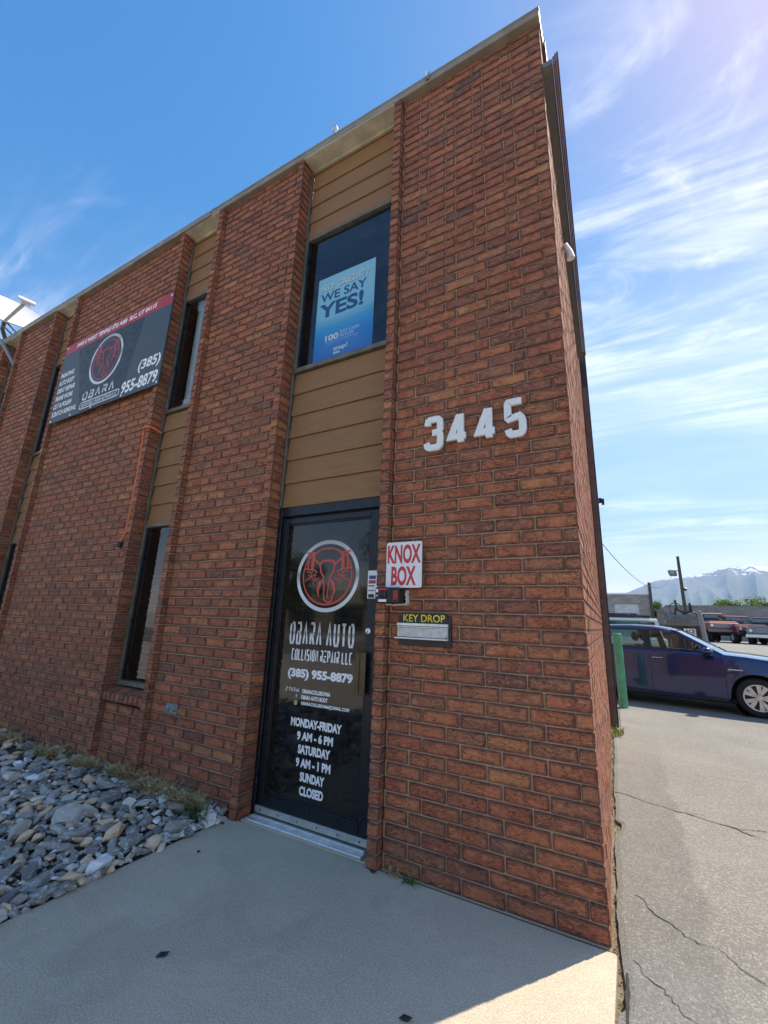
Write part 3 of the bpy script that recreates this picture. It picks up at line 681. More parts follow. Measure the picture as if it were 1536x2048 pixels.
# key drop
kd = thing('key_drop', 'black key drop plate with yellow letters and a ribbed aluminium mail slot', 'key drop', (-.93, -.02, 1.25))
m = MB(); m.cbox(-1.108, -.750, -.016, .004, 1.256, 1.440, .002); m.cbox(-1.088, -.778, -.0185, -.0165, 1.388, 1.458, .001); m.build('plate', plain('black_plate', (.016,.018,.021), .35, 0, .3, 25), kd)
text('KEY DROP', -1.074, -.788, 1.402, 1.448, -.0192, plain('yellow_print', (.80,.62,.03), .5), kd, bold=.012)
m = MB(); m.cbox(-1.112, -.764, -.040, -.0165, 1.376, 1.394, .003); m.cbox(-1.110, -.764, -.034, -.0165, 1.366, 1.374, .002)
for k in range(8): m.cbox(-1.108, -.766, -.036, -.0165, 1.309 + k*.007, 1.3148 + k*.007, .0015)
m.cbox(-1.122, -.762, -.052, -.0165, 1.296, 1.306, .002); sl = m.build('mail_slot', ALU, kd)
for x in (-.772, -.772): pass
m = MB(); m.lathe([(0, .002), (.004, .001), (.0045, 0)], 8, Matrix.Translation((-.776, -.0365, 1.315)) @ Matrix.Rotation(R(90), 4, 'X')); m.build('screw', BLACKP, sl)
# outlet cover
ot = thing('outlet_cover', 'grey metal double outlet cover on the brick between window and door', 'outlet', (-3.24, -.01, .58))
m = MB(); m.cbox(-3.318, -3.170, -.016, .006, .583, .660, .003); ob = m.build('cover_plate', plain('zinc', (.24,.29,.30), .45, .6, .2), ot)
for xx in (-3.282, -3.206):
    m = MB(); m.lathe([(0, .012), (.020, .010), (.024, 0)], 14, Matrix.Translation((xx, -.016, .624)) @ Matrix.Rotation(R(90), 4, 'X')); m.build('outlet_lid', bpy.data.materials['zinc'], ot, True)
# orange cord
m = MB(); pts = [(-4.20, .072, 3.36), (-4.22, -.01, 3.385), (-4.245, -.062, 3.395), (-4.29, -.066, 3.40), (-4.34, -.062, 3.395), (-4.375, -.03, 3.37)]
zz = [3.25, 3.0, 2.8, 2.6, 2.42, 2.3, 2.22]; pts += [(-4.385 - .012*math.sin(z*4), -.014, z) for z in zz] + [(-4.43, -.016, 2.15), (-4.448, -.020, 2.115)]
ec = thing('extension_cord', 'orange cord hanging down the brick below the banner to a black plug', 'cord', (-4.42, -.02, 2.1))
m.tube(pts, .010, 6); m.build('cord', plain('orange_rubber', (.85,.20,.05), .5), ec, True)
m = MB(); m.tube([(-4.445, -.02, 2.12), (-4.455, -.028, 2.06)], .020, 8, r2=.026); m.tube([(-4.44, -.03, 2.075), (-4.405, -.045, 2.07)], .010, 6); m.build('plug', BLACKP, ec)
# satellite-blue poster inside the upper window over the door
def poster_mat():
    g = G('poster_print'); sp = g.n('ShaderNodeSeparateXYZ'); g.l(g.pos(), sp.inputs[0])
    t = g.rng(g.math('ADD', sp.outputs[2], g.math('MULTIPLY', g.math('MULTIPLY', g.math('ADD', sp.outputs[0], 1.9), g.math('ADD', sp.outputs[0], 1.9)), -.22)), 3.64, 4.60, smooth=False)
    c = g.ramp(t, [(0, (.014,.15,.62)), (.26, (.025,.28,.82)), (.41, (.08,.50,.92)), (.418, (.16,.52,.84)), (.50, (.34,.72,.97)), (.8, (.42,.80,.98)), (1, (.40,.78,.98))])
    return g.bsdf(c, .6)
po = thing('poster', 'blue advertising poster behind the upper window above the door', 'poster', (-1.82, .13, 3.64))
PX0, PX1, PZ0, PZ1, YP = -2.145, -1.508, 3.642, 4.595, .1285
m = MB(); m.box(PX0, PX1, YP, YP + .004, PZ0, PZ1); m.build('sheet', poster_mat(), po)
NAVY = plain('navy_print', (.008,.075,.26), .5, 0, .05); y = YP - .0008
text('NO CREDIT?', -2.101, -1.568, 4.434, 4.506, y + .0003, NAVY, po, 'lettering_shadow', bold=.03); text('NO CREDIT?', -2.105, -1.572, 4.440, 4.510, y, WPRINT, po, bold=.03); text('WE SAY', -2.107, -1.590, 4.318, 4.415, y, NAVY, po, bold=.025)
text('YES!', -2.115, -1.618, 4.135, 4.295, y, NAVY, po, bold=.035); text('100', -2.020, -1.870, 3.868, 3.935, y, WPRINT, po, bold=.04)
text('DAY CASH', -1.852, -1.650, 3.908, 3.942, y, WPRINT, po); text('PAYOFF', -1.852, -1.705, 3.868, 3.898, y, WPRINT, po)
m = MB(); m.add([(-2.02, y, 3.850), (-1.652, y, 3.850), (-1.652, y, 3.853), (-2.02, y, 3.853)], [(0,1,2,3)]); m.build('rule', WPRINT, po)
text('UP-FRONT EASY PAYMENTS OVER 18 MONTHS', -2.02, -1.655, 3.824, 3.838, y, plain('pale_blue_print', (.25,.48,.74), .5), po)
text('snap!', -1.915, -1.765, 3.735, 3.795, y, WPRINT, po, bold=.02)
m = MB(); m.add([(-1.913, y, 3.712), (-1.845, y, 3.712), (-1.845, y, 3.733), (-1.913, y, 3.733)], [(0,1,2,3)]); b_ = m.build('logo_bar', WPRINT, po); text('loan', -1.905, -1.853, 3.715, 3.730, y - .0005, NAVY, b_)
# banner
bn = thing('banner', 'dark auto repair banner with red top strip and round elephant emblem on the brick', 'banner', (-5.43, -.06, 3.90))
BX0, BX1, BZ0, BZ1, YB = -6.655, -4.205, 3.902, 5.138, -.072
def banner_mat():
    g = G('banner_print'); n = g.noise(300, 2, vec=g.pos())
    return g.bsdf(g.mix(n, (.050,.066,.078), (.070,.088,.100)), .5)
m = MB(); m.cbox(BX0, BX1, YB, YB + .016, BZ0, BZ1, .002); m.build('board', banner_mat(), bn)
y = YB - .0006
m = MB(); m.add([(BX0 + .002, y, 4.995), (BX1 - .002, y, 4.985), (BX1 - .002, y, BZ1 - .002), (BX0 + .002, y, BZ1 - .002)], [(0,1,2,3)]); m.build('red_strip', plain('banner_red', (.46,.035,.045), .5), bn)
m = MB(); m.add([(-6.27, y, 4.993), (-5.86, y, BZ0 + .002), (-4.96, y, BZ0 + .002), (-4.72, y, 4.986)], [(0,1,2,3)]); m.build('dark_field', plain('banner_dark', (.028,.036,.046), .5), bn)
y -= .0006
text('3445 S WEST TEMPLE STE A&B  SLC, UT 84115', -6.36, -4.52, 5.025, 5.105, y, WPRINT, bn, bold=.04, shear=.12)
elephant(-5.475, 4.60, .375, .362, y, bn, chrome_print('banner_silver', 4.23, 4.97), plain('banner_coral', (.50,.055,.055), .5))
techno('OBARA', -5.86, -5.13, 4.075, 4.195, y, chrome_print('banner_silver_letters', 4.06, 4.2), bn, wt=.22, gap=.28)
m = MB(); stroke(m, [(-5.86, 3.955), (-5.885, 3.975), (-5.88, 4.025), (-5.85, 4.045), (-5.03, 4.045), (-4.995, 4.03), (-4.99, 3.975), (-5.02, 3.955)], .012, True, y); m.build('outline', WPRINT, bn)
techno('AUTO COLLISION REPAIR LLC', -5.845, -5.03, 3.972, 4.028, y - .0004, WPRINT, bn, wt=.28, gap=.26)
for k, (s, w) in enumerate((('PAINTING', .36), ('AUTO BODY', .42), ('DENT REPAIR', .47), ('FRAME WORK', .47), ('CUT & POLISH', .48), ('SCRATCH REMOVAL', .64))):
    zc = 4.640 - k*.122; text(s, -6.625, -6.625 + w, zc - .038, zc + .038, y, WPRINT, bn, bold=.032, shear=.15)
text('(385)', -4.665, -4.240, 4.155, 4.330, y, WPRINT, bn, bold=.03, shear=.1); text('955-8879', -4.945, -4.240, 3.945, 4.110, y, WPRINT, bn, bold=.03, shear=.1)
for x, z in ((BX0 + .035, BZ0 + .035), (BX1 - .035, BZ0 + .035), (BX0 + .035, BZ1 - .035), (BX1 - .035, BZ1 - .035), (-6.1, BZ0 + .03), (-5.6, BZ0 + .03), (-4.93, BZ0 + .03), (-5.43, BZ1 - .03)):
    m = MB(); m.lathe([(0, .006), (.010, .005), (.016, .0)], 12, Matrix.Translation((x, YB, z)) @ Matrix.Rotation(R(90), 4, 'X')); m.build('screw', ALU, bn)
# white floodlight under the eave on the side wall
fl = thing('security_light', 'white security light under the eave on the sunlit side wall', 'light', tuple(SD*.95 + SN*.01 + Vector((0,0,4.68))))
c0 = SD*.95
def spt(s, o, z): return SD*s + SN*o + Vector((0,0,z))
m = MB(); m.tube([spt(.95, .0, 4.74), spt(.95, .030, 4.74)], .030, 12); m.tube([spt(.95, .02, 4.74), spt(.93, .045, 4.70)], .008, 8); m.build('base', WHITE, fl)
m = MB(); m.tube([spt(.91, .03, 4.74), spt(.93, .062, 4.66), spt(.94, .07, 4.60)], .022, 12, r2=.036); m.build('lamp_head', WHITE, fl, True)
m = MB(); m.tube([spt(.90, .0, 4.80), spt(.86, .05, 4.84)], .003, 5); m.build('wire', BLACKP, fl)
# roof vent stub and small clip on the coping
m = MB(); m.tube([(-2.25, .30, 5.8), (-2.25, .30, 6.72), (-2.255, .30, 6.86)], .022, 8); m.lathe([(.022, .0), (.036, .03), (.030, .07), (0, .085)], 10, Matrix.Translation((-2.255, .30, 6.84)))
tag(m.build('vent_pipe', plain('galvanised', (.55,.56,.57), .4, .6)), 'short grey vent pipe sticking up behind the roof edge', 'pipe')
m = MB(); m.tube([(-.93, -.068, 6.085), (-.93, -.085, 6.09)], .022, 8); m.tube([(-.945, -.075, 6.10), (-.955, -.08, 6.19)], .004, 5); m.tube([(-.94, -.075, 6.09), (-.90, -.09, 6.12)], .005, 5)
tag(m.build('cable_clip', plain('clip_metal', (.30,.29,.27), .5, .5)), 'small cable clip on the front edge of the coping', 'clip')
# satellite dish on the roof at the far left
DC = Vector((-9.85, .02, 6.86)); DN = Vector((.756, -.171, .632)).normalized()
ds = thing('satellite_dish', 'white satellite dish with receiver arm on the roof edge at far left', 'satellite dish', (-9.7, .3, 5.8))
Md = Matrix.Translation(DC) @ DN.to_track_quat('Z', 'Y').to_matrix().to_4x4() @ Matrix.Scale(1.12, 4, (1,0,0))
m = MB(); Rr = .54; prof = [(.001, 0)] + [(Rr*k/12, .16*(k/12)**2) for k in range(1, 13)]
m.lathe(prof + [(Rr + .012, .168), (Rr + .004, .148)] + [(Rr*k/12, .16*(k/12)**2 - .012) for k in range(12, 0, -1)], 40, Md)
n0 = len(m.v); m.build('reflector', plain('dish_white', (.78,.78,.75), .45, 0, .05, 8), ds, True)
foot = Vector((-9.42, -.085, 6.56)); lnb = Vector((-8.9, -.02, 6.82))
m = MB(); m.tube([foot, lnb], .030, 4); m.build('feed_arm', plain('grey_arm', (.33,.34,.33), .45, .4), ds)
dA = (lnb - foot).normalized(); m = MB(); Ml = Matrix.Translation(lnb) @ (-DN).to_track_quat('Z', 'X').to_matrix().to_4x4()
m.cbox(-.05, .05, -.13, .13, -.05, .0, .012, 0, Ml); m.cbox(-.035, .035, -.07, .07, .0, .05, .008, 0, Ml); m.build('receiver', plain('lnb_white', (.74,.74,.72), .45), ds)
m = MB(); m.tube([DC - DN*.02, DC - DN*.16 - Vector((0,0,.1)), (DC.x - .12, DC.y + .45, 5.8)], .035, 8); m.build('mast', BRONZE, ds)
for dx in (0, .12):
    m = MB(); m.tube([(-9.75 + dx, -.02, 6.62 + dx*.3), (-8.95 + dx*1.2, -.02, 6.085)], .014, 6); m.build('strut', BLACKP, ds)
m = MB(); m.tube([(-9.15, -.16, 6.05), (-8.80, .07, 5.46)], .030, 8); m.cbox(-8.86, -8.74, .06, .092, 5.36, 5.54, .004); m.build('brace', plain('grey_brace', (.27,.29,.30), .45, .5), ds)

# ------------------------------------------------------------------ ground
def zg(y): return 0 if y < 9 else min(.78, (y-9)/24*.75)
def grid(xs, ys, zf, name, mat):
    m = MB(); nx = len(xs); m.add([(x, yy, zf(x, yy)) for yy in ys for x in xs], [(j*nx+i, j*nx+i+1, (j+1)*nx+i+1, (j+1)*nx+i) for j in range(len(ys)-1) for i in range(nx-1)])
    return struct(m.build(name, mat))
grid([-15000, -400, -60, -14, -6, -2, 2, 8, 20, 60, 400, 15000], [-15000, -800, -100, -30, -10, -3, 0, 5, 9, 20, 33, 60, 300, 3000, 16000],
     lambda x, yy: zg(yy) - .06, 'ground', soil_mat('earth', (.40,.37,.31), (.54,.50,.42)))
# asphalt lot with a broken edge along the wall
ra = random.Random(5); ys = [-14, -8, -5, -3.6] + [-3 + .05*k for k in range(170)] + [5.6, 6, 7, 8, 9, 12, 16, 20, 25, 30, 33, 36, 46.6]
m = MB(); rows = []
for yy in ys:
    wob = noise.noise(Vector((yy*2.3, 1.7, 0)))*.030 + noise.noise(Vector((yy*9, 4.2, 0)))*.014
    bite = max(0, noise.noise(Vector((yy*1.6 + 3, 9.1, 0))))*.10 if -.3 < yy < 1.6 else 0
    e = (.028 if yy > 0 else .034) + wob*.6 + bite*.7 + (SD.x/SD.y*yy if yy > 0 else 0)
    e = max(e, .012 + (SD.x/SD.y*yy if yy > 0 else 0))
    if yy > 5.4: e = -30
    rows.append([(e, yy, zg(yy) - .016), (e + .03, yy, zg(yy) - .008), (e + .3, yy, zg(yy) - .010), (3, yy, zg(yy) - .010), (14, yy, zg(yy) - .010), (40, yy, zg(yy) - .01)])
nx = 6; vs_ = [v for r_ in rows for v in r_]; vs_ += [(r_[0][0], r_[0][1], -.059) for r_ in rows]; nb = len(rows)*nx
m.add(vs_, [(j*nx+i, j*nx+i+1, (j+1)*nx+i+1, (j+1)*nx+i) for j in range(len(rows)-1) for i in range(nx-1)] + [(nb+j, j*nx, (j+1)*nx, nb+j+1) for j in range(len(rows)-1)])
lot = struct(m.build('asphalt', ASPH))
# cracks: thin dark open seams
CR = plain('crack_fill', (.040,.037,.033), .95)
def crack(p0, p1, w, seed, wig=.03, n=26):
    rr = random.Random(seed); m = MB(); a, b = Vector(p0), Vector(p1); dd = (b-a); nn = Vector((-dd.y, dd.x)).normalized(); L_ = []; R_ = []
    for k in range(n+1):
        t = k/n; c = a + dd*t + nn*(noise.noise(Vector((t*6, seed*3.1, 0)))*wig + noise.noise(Vector((t*25, seed, 2)))*wig*.3)
        ww = w*(.35 + 1.1*abs(noise.noise(Vector((t*12, seed, 7)))))*min(1, 6*(1-t) + .15); L_.append(c + nn*ww/2); R_.append(c - nn*ww/2)
    z = lambda c: zg(c.y) - .0065
    m.add([(c.x, c.y, z(c)) for c in L_] + [(c.x, c.y, z(c)) for c in R_], [(k, n+1+k, n+2+k, k+1) for k in range(n)])
    return m.build('crack', CR, lot)
for k, c in enumerate([((-.06, 2.25), (.95, 1.83), .016, .06), ((.40, 2.06), (.62, 2.10), .007, .03), ((.75, 1.93), (1.15, 2.05), .012, .04), ((.08, .55), (.62, .10), .009, .06), ((.07, -.02), (.42, -.32), .007, .05),
                       ((.15, -.42), (.36, -.62), .022, .03), ((1.2, 5.2), (3.5, 4.6), .012, .2),
                       ((.3, 3.2), (1.2, 3.3), .005, .08), ((.06, -.1), (.10, -1.2), .020, .02)]): crack(c[0], c[1], c[2], k + 1, c[3])
# dirt and crumbs in the gap between wall and asphalt
m = MB(); ys2 = [-3 + .1*k for k in range(90)]; m.add([(x + (SD.x/SD.y*yy if yy > 0 else 0), yy, -.040 + .008*noise.noise(Vector((yy*8, x*30, 0)))) for yy in ys2 for x in (-.03, .01, .06, .14, .22)],
      [(j*5+i, j*5+i+1, j*5+i+6, j*5+i+5) for j in range(len(ys2)-1) for i in range(4)]); struct(m.build('dirt_gap', soil_mat('gap_dirt', (.16,.13,.085), (.34,.29,.20))))
# concrete walk, with a saw-cut sill in front of the door
m = MB(); m.cbox(-2.440, .022, -7.0, -.012, -.25, 0, .008); struct(m.build('concrete_walk', CONC))
m = MB(); m.cbox(DX0 + .002, DX1 - .002, -.008, .10, -.2, .006, .003); struct(m.build('door_step', CONC))
m = MB(); m.cbox(-7, 6, -11.6, -9.6, -.2, .002, .01); struct(m.build('sidewalk', CONC))
m = MB(); m.add([(-60, -24, -.02), (60, -24, -.02), (60, -11.9, -.02), (-60, -11.9, -.02)], [(0,1,2,3)]); struct(m.build('road', ASPH))
# grout fillet between concrete and brick
m = MB(); 
for xa, xb in ((-1.19, .0),):
    n = 40; pa = [(xa + (xb-xa)*k/n, -.012 - .004*abs(noise.noise(Vector((k*.7, 3, 0)))), .001) for k in range(n+1)]; pb = [(x, -.001, .005 + .004*noise.noise(Vector((x*20, 1, 0)))) for x, _, _ in pa]
    m.add(pa + pb, [(k, k+1, n+2+k, n+1+k) for k in range(n)])
struct(m.build('grout_fillet', MORTAR))
# crumbs of broken asphalt and grit lying in the gap
rg = random.Random(8); V, F = [], []
for _ in range(900):
    yy = rg.uniform(-.9, 3.5) if rg.random() < .8 else rg.uniform(3.5, 5); x = rg.uniform(.004, .11)*(1 if yy < 1.6 else .5) + (SD.x/SD.y*yy if yy > 0 else .02); r = rg.uniform(.0025, .009)
    if rg.random() < .06: r *= 1.9
    o0 = len(V); a = rg.uniform(0, 6.28); ca, sa = math.cos(a), math.sin(a)
    for dx, dy, dz in ((1,0,.1), (-.3,.9,0), (-.8,-.6,.05), (.1,.1,1.0), (0,0,-.8)): V.append((x + (dx*ca - dy*sa)*r, yy + (dx*sa + dy*ca)*r, -.030 + dz*r*.8))
    F += [(o0,o0+1,o0+3), (o0+1,o0+2,o0+3), (o0+2,o0,o0+3), (o0+1,o0,o0+4), (o0+2,o0+1,o0+4), (o0,o0+2,o0+4)]
me = bpy.data.meshes.new('grit'); me.from_pydata(V, [], F); me.materials.append(soil_mat('grit_stone', (.10,.09,.075), (.42,.37,.28))); gr = stuff(link(bpy.data.objects.new('grit', me))); gr['label'] = 'crumbled asphalt and grit in the gap along the side wall'; gr['category'] = 'grit'
# rock bed
bed = [(-12, -6), (-2.442, -6), (-2.442, .05), (-12, .05)]
xs = [-12 + .4*k for k in range(24)] + [-2.6, -2.442]; ys3 = [-3.4 + .2*k for k in range(18)]
bedo = grid(xs, ys3, lambda x, yy: -.012 + .05*max(0, 1 + yy/1.2)*min(1, max(0, (-2.45 - x)*4)) + .006*noise.noise(Vector((x*2, yy*2, 0))), 'rock_bed', soil_mat('bed_soil', (.07,.064,.056), (.15,.132,.108)))
rr = random.Random(21); RT = []
for t in range(18):
    bm = bmesh.new(); sx, sy, sz = rr.uniform(.75, 1.2), rr.uniform(.5, .9), rr.uniform(.32, .62)
    for k in range(15):
        v = Vector((rr.gauss(0,1), rr.gauss(0,1), rr.gauss(0,1))).normalized()*rr.uniform(.82, 1.05); bm.verts.new((v.x*sx, v.y*sy, v.z*sz))
    res = bmesh.ops.convex_hull(bm, input=bm.verts)
    bmesh.ops.delete(bm, geom=[g for g in res['geom_interior'] if isinstance(g, bmesh.types.BMVert)], context='VERTS')
    bmesh.ops.recalc_face_normals(bm, faces=bm.faces); me = bpy.data.meshes.new('rock'); bm.to_mesh(me); bm.free(); me.materials.append(ROCK); RT.append(me)
placed = []; cell = {}
def try_place(x, yy, r, sep):
    k = (int(x/.2), int(yy/.2))
    for i in (-1,0,1):
        for j in (-1,0,1):
            for (a, b, c) in cell.get((k[0]+i, k[1]+j), ()):
                if (a-x)**2 + (b-yy)**2 < (sep*(c+r))**2: return False
    cell.setdefault(k, []).append((x, yy, r)); return True
def inview(x, yy):
    dd = Vector((x, yy, .05)) - CAM; f = dd.dot(fw)
    return f > 0 and dd.dot(ax)/f > -.95 and dd.dot(up)/f > -1.22
rocks = []
for rad, tries, sep in (((.070, .100), 260, .78), ((.042, .066), 7000, .66), ((.026, .042), 34000, .60), ((.014, .026), 46000, .58)):
    for _ in range(tries):
        x, yy = rr.uniform(-8.6, -2.46), rr.uniform(-3.4, -.01); r = rr.uniform(*rad)
        if _ % 7 == 0: x = rr.uniform(-2.60, -2.44 - r*.45)
        if x + r*.45 > -2.43 or yy + r*.7 > .01: continue
        if yy > -.16 and rr.random() < .55: continue
        if rad[0] < .03 and (x < -4.5 or not inview(x, yy)): continue
        if try_place(x, yy, r, sep): rocks.append((x, yy, r))
for _ in range(420):
    x, yy, r = rr.uniform(-2.530, -2.425), rr.uniform(-2.3, -.06), rr.uniform(.024, .060)
    if inview(x, yy) and x + r*.4 < -2.405 and try_place(x, yy, r, .5): rocks.append((x, yy, r))
yy = -.08
while yy > -3.3:
    yy -= rr.uniform(.014, .032); x, r = rr.uniform(-2.495, -2.438), rr.uniform(.018, .044)
    rocks.append((x, yy, r))
rocks.sort(key=lambda q_: -q_[2]*inview(q_[0], q_[1])/(Vector((q_[0], q_[1], 0)) - CAM).length)
V, F = [], []
for i, (x, yy, r) in enumerate(rocks):
    zb = -.006 + .05*max(0, 1 + yy/1.2)*min(1, max(0, (-2.45 - x)*4))
    M = Matrix.Translation((x, yy, zb + r*.34 + rr.uniform(0, .018))) @ Matrix.Rotation(rr.uniform(0, 6.28), 4, 'Z') @ Matrix.Rotation(rr.uniform(-.45, .45), 4, 'X') @ Matrix.Rotation(rr.uniform(-.45, .45), 4, 'Y') @ Matrix.Scale(r*1.12, 4)
    me = RT[rr.randrange(18)]
    if i < 300:
        o = bpy.data.objects.new('rock', me); scene.collection.objects.link(o); o.parent = bedo; o.matrix_basis = M
    else:
        o0 = len(V); V += [tuple(M @ v.co) for v in me.vertices]; F += [tuple(k+o0 for k in p.vertices) for p in me.polygons]
me = bpy.data.meshes.new('gravel'); me.from_pydata(V, [], F); me.materials.append(ROCK); stuff(link(bpy.data.objects.new('gravel', me), bedo))
# weeds and dry grass
def blades(n, rx, ry, h, lean, seed, w=.006, curl=.5):
    m = MB(); r_ = random.Random(seed)
    for _ in range(n):
        a, q_ = r_.uniform(0, 6.28), r_.random()**.5; bx_, by_ = math.cos(a)*rx*q_, math.sin(a)*ry*q_; hh = h*r_.uniform(.5, 1.1); d_ = r_.uniform(0, 6.28); ln = lean*r_.uniform(.3, 1.3)
        sx, sy = math.cos(d_)*ln, math.sin(d_)*ln - abs(ln)*.25; px_, py_ = -math.sin(d_)*w, math.cos(d_)*w; pts = []
        for k in range(4):
            t = k/3; pts.append((bx_ + sx*t**1.5, by_ + sy*t**1.5, hh*(t - curl*t*t*.8)))
        vs_ = []
        for k, p in enumerate(pts): f = 1 - k/3.2; vs_ += [(p[0]-px_*f, p[1]-py_*f, p[2]), (p[0]+px_*f, p[1]+py_*f, p[2])]
        m.add(vs_, [(2*k, 2*k+1, 2*k+3, 2*k+2) for k in range(3)])
    return m
STRAW = plain('dry_grass', (.46,.33,.14), .8, 0, .4, 30); GREEN = plain('green_weed', (.075,.13,.028), .7, 0, .4, 30)
for k, (x, yy, n, rx, h, lab) in enumerate((
        (-2.75, -.12, 240, .16, .11, 'dry grass tuft at the wall foot, nearest the green weed by the door pier'), (-3.15, -.10, 290, .20, .12, 'dry grass tuft at the wall foot below the grey outlet cover'),
        (-3.62, -.06, 300, .22, .13, 'dry grass tuft under the right pier of the tall lower window'), (-4.15, -.10, 230, .18, .12, 'dry grass tuft under the left pier of the tall lower window'),
        (-4.75, -.13, 280, .26, .12, 'dry grass tuft just left of the tall lower window'), (-5.6, -.12, 280, .30, .12, 'dry grass tuft at the foot of the brick below the banner'), (-6.6, -.14, 280, .34, .12, 'dry grass tuft farthest left along the wall foot'))):
    m = blades(n, rx, .08, h, .16, 40 + k); o = m.build('grass_tuft', STRAW); o.location = (x, yy - .02, .058); tag(o, lab, 'grass', 'dry grass tufts along the wall')
o = blades(60, .10, .05, .13, .16, 60, .007, .4).build('weed', GREEN); o.location = (-2.56, -.20, .03); tag(o, 'green weed where rocks, concrete and brick pier meet', 'weed')
o = blades(26, .035, .02, .12, .05, 61, .004, .9).build('weed', STRAW); o.location = (-1.09, -.03, .002); tag(o, 'dry pale weed at the foot of the brick beside the door', 'weed')
o = blades(22, .05, .02, .035, .06, 62, .006).build('weed', GREEN); o.location = (-1.00, -.035, .002); tag(o, 'tiny green weed beside the dry one at the wall foot', 'weed')
o = blades(120, .09, .25, .16, .10, 63, .006, .3).build('weed', plain('lime_weed', (.20,.24,.035), .7, 0, .4, 30)); o.location = (-.10, 4.75, -.03); tag(o, 'yellow-green weed at the foot of the side wall', 'weed')
o = blades(9, .05, .05, .55, .12, 64, .006, .15).build('weed', STRAW); o.location = (-.10, 5.3, -.03); tag(o, 'tall dry stalks beside the green post', 'weed')
def leaf(x, yy, s, rz, label, mt):
    m = MB(); pts = [(0,0,.002), (.35,.22,.010), (.8,.18,.006), (1,0,.012), (.7,-.2,.004), (.3,-.16,.009)]
    m.add([(p[0]*s, p[1]*s, p[2]) for p in pts] + [(p[0]*s, p[1]*s, p[2] - .0015) for p in pts], [tuple(range(6)), tuple(range(11, 5, -1))] + [(i, 6+i, 6+(i+1) % 6, (i+1) % 6) for i in range(6)])
    o = m.build('dead_leaf', mt); o.location = (x, yy, .001); o.rotation_euler = (0, 0, rz); tag(o, label, 'leaf', 'dead leaves on the concrete')
DL = plain('dead_leaf', (.03,.024,.02), .9)
leaf(-1.66, -1.10, .055, .9, 'dark dead leaf alone in the middle of the concrete', DL); leaf(-1.24, -.055, .05, -.2, 'dark dead leaf on the concrete by the door pier', DL)
leaf(-.66, -.815, .05, .3, 'dark dead leaf on the concrete nearest the sunlit patch', DL); leaf(-2.22, -.46, .025, .5, 'small dark dead leaf on the concrete near the rocks', DL); leaf(-2.40, -.12, .03, .1, 'small dark dead leaf beside the left brick pier', DL)
# ------------------------------------------------------------------ bollard
m = MB(); m.lathe([(.0, 1.34), (.060, 1.34), (.074, 1.325), (.076, 1.30), (.076, 0)], 24)
o = m.build('bollard', plain('green_paint', (.095,.30,.165), .5, 0, .22, 9, .15), None, True); o.location = (-.035, 7.19, -.01); tag(o, 'green painted steel bollard in front of the dark blue car', 'bollard')
# ------------------------------------------------------------------ vehicles
GLASSC = pane_mat('car_glass', (.62,.74,.70), 1.3)
TYRE = plain('tyre_rubber', (.016,.016,.017), .8); RIMS = plain('rim_silver', (.62,.63,.64), .3, .8, .08); RIMD = plain('rim_black', (.015,.015,.016), .35)
INT = plain('car_interior', (.035,.036,.038), .8); SHUT = plain('shut_line', (.004,.004,.005), .8)
def paint(name, c, rough=.28, coat=1.):
    g = G(name); n = g.noise(900, 2, vec=g.obj())
    return g.bsdf(g.mix(n, tuple(q*.85 for q in c), tuple(q*1.15 for q in c)), rough, .25, None, .5, Coat_Weight=coat, Coat_Roughness=.03)
def lerp(tab, x):
    for (a, p), (b, q_) in zip(tab, tab[1:]):
        if x <= b:
            t = max(0, (x-a)/(b-a)); t = t*t*(3-2*t) if False else t; return p + (q_-p)*t
    return tab[-1][1]
def wheel(parent, x, yy, r, rimr, w, side, spokes=5):
    M = Matrix.Translation((x, yy, r)) @ Matrix.Rotation(R(-90*side), 4, 'X')
    m = MB(); m.lathe([(rimr, -w/2), (r*.90, -w/2), (r*.985, -w*.38), (r, -w*.2), (r, w*.2), (r*.985, w*.38), (r*.90, w/2), (rimr + .012, w/2), (rimr, w/2 - .012)], 40, M)
    wo = local(m.build('wheel', TYRE, parent, True)); wo['label'] = 'black tyre'
    m = MB(); m.lathe([(rimr, -w/2), (rimr, w/2 - .012), (rimr - .012, w/2 - .006), (rimr - .02, w/2 - .02), (rimr - .025, w*.1), (0, w*.08)], 40, M); ri = local(m.build('rim', RIMD, wo, True))
    m = MB(); m.lathe([(.0, w/2 - .012), (.045, w/2 - .014), (.055, w/2 - .03)], 20, M)
    for k in range(spokes):
        for off in (-.16, .16):
            a = 2*math.pi*k/spokes + off; a2 = 2*math.pi*k/spokes + off*1.55
            p0 = Vector((math.cos(a - off*.2), math.sin(a - off*.2), 0))*.045; p1 = Vector((math.cos(a2), math.sin(a2), 0))*(rimr - .014); t = Vector((-(p1-p0).y, (p1-p0).x, 0)).normalized()
            w0, w1 = .017, .036
            q8 = [p0 - t*w0, p0 + t*w0, p1 + t*w1, p1 - t*w1]; vs_ = [M @ Vector((v.x, v.y, h)) for h in (w/2 - .014, w/2 - .04) for v in q8]
            m.add(vs_, [(0,1,2,3), (0,4,5,1), (1,5,6,2), (2,6,7,3), (3,7,4,0)])
    m.lathe([(rimr - .002, w/2 - .012), (rimr - .004, w/2 - .005), (rimr - .022, w/2 - .008), (rimr - .024, w/2 - .02)], 40, M)
    local(m.build('rim_face', RIMS, wo, True)); return wo
